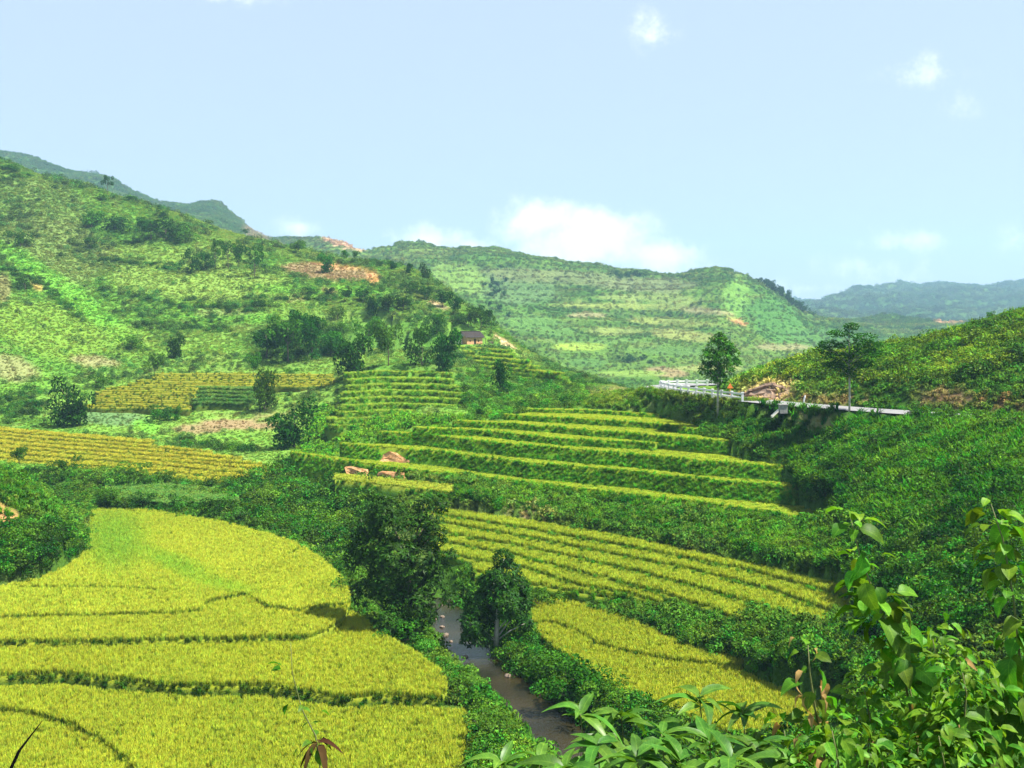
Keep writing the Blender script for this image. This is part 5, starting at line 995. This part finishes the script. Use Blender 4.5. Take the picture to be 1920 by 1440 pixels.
# ------------------------------------------------------------------ farmhouse
HY = 331.0; kk = HY / F; hx, hz = W(882, 645, HY)[0], W(882, 645, HY)[2]
root = empty('farmhouse', (hx, HY, hz), .6); tag(root, 'small orange adobe farmhouse with dark tiled roof on the spur', 'house')
w, d_, h = 34 * kk, 5.0, 14.5 * kk
def wall_with_holes(x0, x1, z0, z1, holes, y, t):
    parts = []; xs = sorted({x0, x1, *[v for h_ in holes for v in (h_[0], h_[1])]})
    for a, b in zip(xs[:-1], xs[1:]):
        hh = [q for q in holes if q[0] <= a + 1e-6 and q[1] >= b - 1e-6]
        segs = [(z0, z1)]
        for q in hh: segs = [s for (u, v) in segs for s in ((u, min(v, q[2])), (max(u, q[3]), v)) if s[1] - s[0] > .01]
        for (u, v) in segs: parts.append(box((a + b) / 2, y, (u + v) / 2, b - a, t, v - u))
    return parts
door = (-.3, .55, -.6, 1.75); win = (1.25, 1.75, .7, 1.35); win2 = (-2.0, -1.5, .8, 1.4)
parts = wall_with_holes(-w / 2, w / 2, -.6, h, [door, win, win2], -d_ / 2, .35) + [box(0, d_ / 2, h / 2 - .3, w, .35, h + .6)]
for s in (-1, 1): parts.append(box(s * (w / 2 - .175), 0, h / 2 - .3, .346, d_ - .36, h + .6))
obj('wall', mesh_py('wall', *merge(parts), M_adobe), root)
for s in (-1, 1):
    v = [(s * (w / 2 - .33), -d_ / 2 + .2, h), (s * (w / 2 - .33), d_ / 2 - .2, h), (s * (w / 2 - .33), 0, h + 1.45), (s * (w / 2 - .02), -d_ / 2 + .2, h), (s * (w / 2 - .02), d_ / 2 - .2, h), (s * (w / 2 - .02), 0, h + 1.45)]
    obj('gable', mesh_py('gable', v, [(0, 1, 2), (3, 5, 4), (0, 3, 4, 1), (1, 4, 5, 2), (2, 5, 3, 0)], M_plaster), root)
obj('door', mesh_py('door', *box((door[0] + door[1]) / 2, -d_ / 2 + .1, .57, .84, .08, 2.3), M_hole), root)
for q in (win, win2): obj('window', mesh_py('window', *box((q[0] + q[1]) / 2, -d_ / 2 + .1, (q[2] + q[3]) / 2, q[1] - q[0], .06, q[3] - q[2]), M_hole), root)
ov = .75; rw = w + 1.6; parts = []
for s in (-1, 1):
    for i in range(9):                                   # courses of tiles, each lapping the one below
        f0, f1 = i / 9, (i + 1) / 9 + .03; yy0, yy1 = s * (d_ / 2 + ov) * (1 - f0), s * (d_ / 2 + ov) * (1 - f1); zz0, zz1 = h - .35 + 1.95 * f0 + .06, h - .35 + 1.95 * f1
        v = [(-rw / 2, yy0, zz0), (rw / 2, yy0, zz0), (rw / 2, yy1, zz1), (-rw / 2, yy1, zz1)]; v += [(a, b, c_ - .1) for a, b, c_ in v]
        parts.append((v, [(0, 1, 2, 3), (7, 6, 5, 4), (0, 4, 5, 1), (1, 5, 6, 2), (2, 6, 7, 3), (3, 7, 4, 0)]))
rf = obj('roof', mesh_py('roof', *merge(parts), M_rooftile), root)
obj('ridge', mesh_py('ridge', *box(0, 0, h + 1.68, rw, .3, .16), M_rooftile), rf)
an = [box(-w / 2 - 1.0, .3, .7, 1.9, .2, 2.6), box(-w / 2 - 1.9, 1.2, .7, .2, 1.8, 2.6)]
obj('annex_wall', mesh_py('annex_wall', *merge(an), M_plaster), root)
v = [(-w / 2 - 2.4, -.6, 2.1), (-w / 2 - .1, -.6, 2.5), (-w / 2 - .1, 2.4, 2.9), (-w / 2 - 2.4, 2.4, 2.5)]; v += [(a, b, c_ - .12) for a, b, c_ in v]
obj('annex_roof', mesh_py('annex_roof', v, [(0, 1, 2, 3), (7, 6, 5, 4), (0, 4, 5, 1), (1, 5, 6, 2), (2, 6, 7, 3), (3, 7, 4, 0)], M_rooftile), root)
v = [(w / 2 + .1, -1.8, 2.1), (w / 2 + 2.2, -1.8, 1.8), (w / 2 + 2.2, 1.5, 2.2), (w / 2 + .1, 1.5, 2.5)]; v += [(a, b, c_ - .1) for a, b, c_ in v]
obj('lean_to_roof', mesh_py('lean_to_roof', v, [(0, 1, 2, 3), (7, 6, 5, 4), (0, 4, 5, 1), (1, 5, 6, 2), (2, 6, 7, 3), (3, 7, 4, 0)], M_rooftile), root)
for q in ((w / 2 + 2.0, -1.6), (w / 2 + 2.0, 1.3)): 
    o = obj('lean_to_post', mesh_py('lean_to_post', *tube([(0, 0, -.6), (0, 0, 1.85)], [.09, .08], 6), M_hole), root); o.location = (q[0], q[1], 0)
o = empty('wood_pile', (hx + w / 2 + 4.5, HY - 1, hz)); tag(o, 'heap of stacked wood right of the farmhouse', 'wood pile')
for i in range(14):
    l_ = obj('log', mesh_py('log', *tube([(-1.3, 0, 0), (1.3, .1 * random.random(), .05)], [.16, .14], 7), M_bark), o); l_.location = (random.uniform(-.3, .3), (i % 5) * .34 - .7 + (i // 5) * .15, .1 + (i // 5) * .28)

# ------------------------------------------------------------------ foreground plants beside the viewer
def leaf_mesh(name, L_, Wd, mat, seg=6, droop=.35, fold=.25, seed=0, wavy=.0):
    V = []; Fc = []; r = np.random.default_rng(seed)
    for i in range(seg + 1):
        t = i / seg; hw = Wd / 2 * (math.sin(math.pi * min(1, t ** .75 * 1.0)) ** .8 if 0 < t < 1 else .0); y = L_ * t * (1 - .12 * t * droop); z = -droop * L_ * t * t * .6 + .04 * L_ * math.sin(t * 3)
        wv = wavy * math.sin(t * 9 + seed)
        V += [(-hw, y, z + fold * hw + wv * hw), (0, y, z), (hw, y, z + fold * hw - wv * hw)]
    for i in range(seg):
        a = i * 3; Fc += [(a, a + 1, a + 4, a + 3), (a + 1, a + 2, a + 5, a + 4)]
    me = mesh_np(name, V, Fc, mat, True, cols=np.array([[1.0 + .12 * math.sin(seed * 3.1 + i)] * 3 for i in range(len(Fc))])); return me
BL = [leaf_mesh('leaf', .13 * s, .085 * s, M_fg, 6, dr, .3, i, .12) for i, (s, dr) in enumerate([(1, .5), (1.2, .8), (.85, .3), (1.1, 1.1), (.7, .6)])]
SL = [leaf_mesh('leaf', .10 * s, .05 * s, M_fg, 4, .5, .3, i + 9) for i, s in enumerate((1, .75, 1.2))]
DL = [leaf_mesh('leaf', .10, .055, M_dry, 5, 1.3, .6, 5, .3), leaf_mesh('leaf', .08, .04, M_dry, 5, 1.6, .7, 7, .3)]
WL = [leaf_mesh('leaf', .19 * s, .055 * s, M_fg2, 6, dr, .35, i + 20, .06) for i, (s, dr) in enumerate([(1, .6), (1.15, .9), (.8, .35), (1.05, 1.2)])]
KL = [leaf_mesh('leaf', .16, .035, M_dkleaf, 5, 1.5, .5, 31, .2)]
def put_leaf(root, base, me, pos, yaw, pitch, roll, s):
    o = bpy.data.objects.new('leaf', me); COL.objects.link(o); o.parent = root
    o.location = Vector(pos) - base; o.rotation_euler = Euler((pitch, roll, yaw), 'ZYX') if False else Euler((pitch, roll, yaw), 'XYZ'); o.scale = (s, s, s)
def plant(name, path_px, label, cat, leaves, n, rad, seed, s0=.8, s1=1.25, spread_=.0, stem_r=.007, dry=0, whorls=None, stem_mat=None, top_bias=1.0):
    """path_px: (px, py, Y) from the tip down; the stem then runs to the bank below"""
    r = random.Random(seed); P = [Vector(W(*q)) for q in path_px][::-1]
    g_ = P[0].copy(); g_.y += .1; g_.z = float(near.height(np.array([g_.x]), np.array([max(1.3, g_.y)]))[0]); 
    if g_.z > P[0].z - .05: g_.z = P[0].z - .3
    path = [g_, (g_ + P[0]) / 2 + Vector((r.uniform(-.05, .05), 0, 0))] + P; base = g_.copy()
    root = empty(name, base); tag(root, label, cat)
    loc = [p - base for p in path]; m_ = len(loc)
    obj('stem', mesh_py('stem', *tube(loc, [stem_r * (1.3 - 1.0 * i / (m_ - 1)) for i in range(m_)], 6), stem_mat or M_stem, True), root)
    vis = P; d = [0]
    for a, b in zip(vis[:-1], vis[1:]): d.append(d[-1] + (b - a).length)
    def along(t):
        t *= d[-1]
        for i in range(len(d) - 1):
            if t <= d[i + 1] + 1e-9: return vis[i].lerp(vis[i + 1], (t - d[i]) / max(1e-9, d[i + 1] - d[i]))
        return vis[-1]
    if whorls:
        for k in range(whorls):
            c = along(1 - .16 * k - .02 * r.random()) + (Vector((r.uniform(-1, 1), r.uniform(-1, 1), r.uniform(-.5, .3))) * spread_ if k else Vector())
            nn = n; a0 = r.uniform(0, 6.28)
            for i in range(nn):
                put_leaf(root, base, r.choice(leaves), c + Vector((0, 0, r.uniform(-.03, .02))), a0 + i * 6.283 / nn + r.uniform(-.3, .3), r.uniform(-.1, .75) - .18 * k, r.uniform(-.4, .4), r.uniform(s0, s1))
    else:
        for i in range(n):
            t = r.random() ** top_bias; c = along(t); a = r.uniform(0, 6.28); off = rad * r.uniform(.1, 1) * (1 - .55 * t)
            c = c + Vector((math.cos(a) * off, math.sin(a) * off, r.uniform(-.3, .3) * rad))
            lv = DL if r.random() < dry else leaves
            put_leaf(root, base, r.choice(lv), c, a - 1.57 + r.uniform(-.7, .7), r.uniform(-1.1, .35), r.uniform(-.6, .6), r.uniform(s0, s1) * (1 - .35 * t))
    return root
# broad leaved climbers at the right
plant('broadleaf_plant', [(1594, 968, 4.6), (1612, 1040, 4.6), (1645, 1130, 4.6), (1690, 1240, 4.6), (1720, 1400, 4.6)], 'tall leafy shoot with pale tip rising in the right foreground', 'plant', BL, 105, .18, 1, .8, 1.45, dry=.05)
plant('broadleaf_plant', [(1858, 945, 4.4), (1880, 1010, 4.4), (1900, 1120, 4.4), (1915, 1260, 4.4), (1920, 1420, 4.4)], 'tall leafy shoot at the right edge of the foreground', 'plant', BL, 105, .15, 2, .75, 1.3)
plant('broadleaf_plant', [(1515, 1210, 4.2), (1518, 1260, 4.2), (1530, 1340, 4.2), (1550, 1440, 4.2)], 'shoot with withered tan leaves at its tip in the foreground', 'plant', BL, 34, .12, 3, .7, 1.1, dry=.35)
for i, (x0, y0, Y, n, lab) in enumerate([(1745, 1180, 5.2, 110, 'leafy shoot between the two tall ones in the right foreground'), (1620, 1290, 4.6, 110, 'broad leafy plant below the tall pale tipped shoot'), (1700, 1260, 4.9, 120, 'dense leafy plant in the lower right foreground'), (1800, 1240, 4.3, 120, 'dense leafy plant left of the right edge shoot'), (1880, 1300, 4.4, 120, 'leafy plant in the bottom right corner'), (1560, 1370, 4.0, 90, 'low leafy plant right of the whorled shrub'), (1470, 1370, 4.5, 70, 'low leafy plant with small leaves beside the whorled shrub'), (1760, 1380, 4.1, 110, 'leafy plant at the bottom edge under the dense plants'), (1650, 1410, 4.1, 90, 'leafy plant at the bottom edge left of the corner')]):
    plant('broadleaf_plant', [(x0, y0, Y), (x0 + 12, y0 + 60, Y), (x0 + 5, y0 + 150, Y), (x0 + 20, y0 + 280, Y)], lab, 'plant', BL[2:3] + SL * 3, int(n * 2.4), .34, 10 + i, .6, 1.2, dry=.012, top_bias=.8)
# whorled evergreen shrub at the bottom
tips = [(1088, 1335, 4.6), (1165, 1345, 4.8), (1312, 1312, 4.7), (1392, 1330, 4.8), (1240, 1375, 4.5), (1010, 1425, 4.3), (1120, 1400, 4.2), (1330, 1390, 4.2), (1420, 1405, 4.3), (940, 1432, 4.4), (1195, 1425, 4.0), (1275, 1430, 4.0), (1480, 1425, 4.1), (1370, 1425, 3.9), (1060, 1450, 4.0)]
side = ['with the leftmost high tip', 'right of the leftmost high tip', 'with the highest tip in its middle', 'with the rightmost high tip', 'between the high tips', 'low beside the stream', 'under the leftmost high tip', 'under the highest tip', 'beside the broad leaved plants', 'at its far left end', 'at the bottom edge left of centre', 'at the bottom edge under the middle', 'at the bottom edge at its right end', 'at the bottom edge right of centre', 'at the bottom edge near the paddy']
for i, ((x0, y0, Y), sd) in enumerate(zip(tips, side)):
    plant('whorled_shoot', [(x0, y0, Y), (x0 + 6, y0 + 60, Y), (x0 + 4, y0 + 140, Y + .05), (x0 + 12, y0 + 260, Y + .1)], 'glossy long leaved shoot of the foreground shrub ' + sd, 'plant', WL, 9, .2, 40 + i, .75, 1.15, spread_=.12, whorls=4)
# thin weed in front of the paddy, single grass blade
w1 = plant('weed', [(545, 1205, 4.0), (548, 1262, 4.0), (566, 1330, 4.0), (592, 1380, 4.0), (600, 1440, 4.0)], 'thin sparse weed with a withered head in front of the paddy', 'plant', SL[1:2] + [SL[0]], 15, .10, 70, .5, .9, stem_r=.004)
b0 = Vector(W(*w1_p)) if (w1_p := (598, 1395, 4.0)) else None
for i in range(7): put_leaf(w1, Vector(w1.location), KL[0], b0 + Vector((0, 0, random.uniform(-.03, .03))), i * .9, random.uniform(-.2, .3), random.uniform(-.5, .5), random.uniform(.5, .9))
p0 = W(5, 1460, 3.0); o = obj('grass_blade', mesh_py('grass_blade', [(-.006, 0, -2.2), (.006, 0, -2.2), (.016, 0, 0), (.004, 0, 0), (.05, .01, .08), (.04, .01, .08), (.11, .02, .165), (.108, .02, .165)], [(0, 1, 2, 3), (3, 2, 4, 5), (5, 4, 6, 7)], M_fg)); o.location = p0; tag(o, 'single long grass blade in the bottom left corner', 'grass blade')

# ------------------------------------------------------------------ humid air
x0, x1, y0, y1, z0, z1 = -4200, 4200, -60, 4450, -141, 345
hz_ = mesh_py('haze', [(a, b, c) for a in (x0, x1) for b in (y0, y1) for c in (z0, z1)], [(0, 1, 3, 2), (4, 6, 7, 5), (0, 4, 5, 1), (2, 3, 7, 6), (0, 2, 6, 4), (1, 5, 7, 3)])
m, N, L = new_mat('haze'); pv = N.new('ShaderNodeVolumePrincipled'); pv.inputs['Color'].default_value = (.46, .78, 1.0, 1); pv.inputs['Density'].default_value = .00017; pv.inputs['Anisotropy'].default_value = .1
o = N.new('ShaderNodeOutputMaterial'); L.new(pv.outputs[0], o.inputs['Volume']); hz_.materials.append(m)
tag(obj('haze', hz_), 'humid blue haze filling the valley', kind='stuff')
print('instances', N_INST, 'terraces', len(TERR))
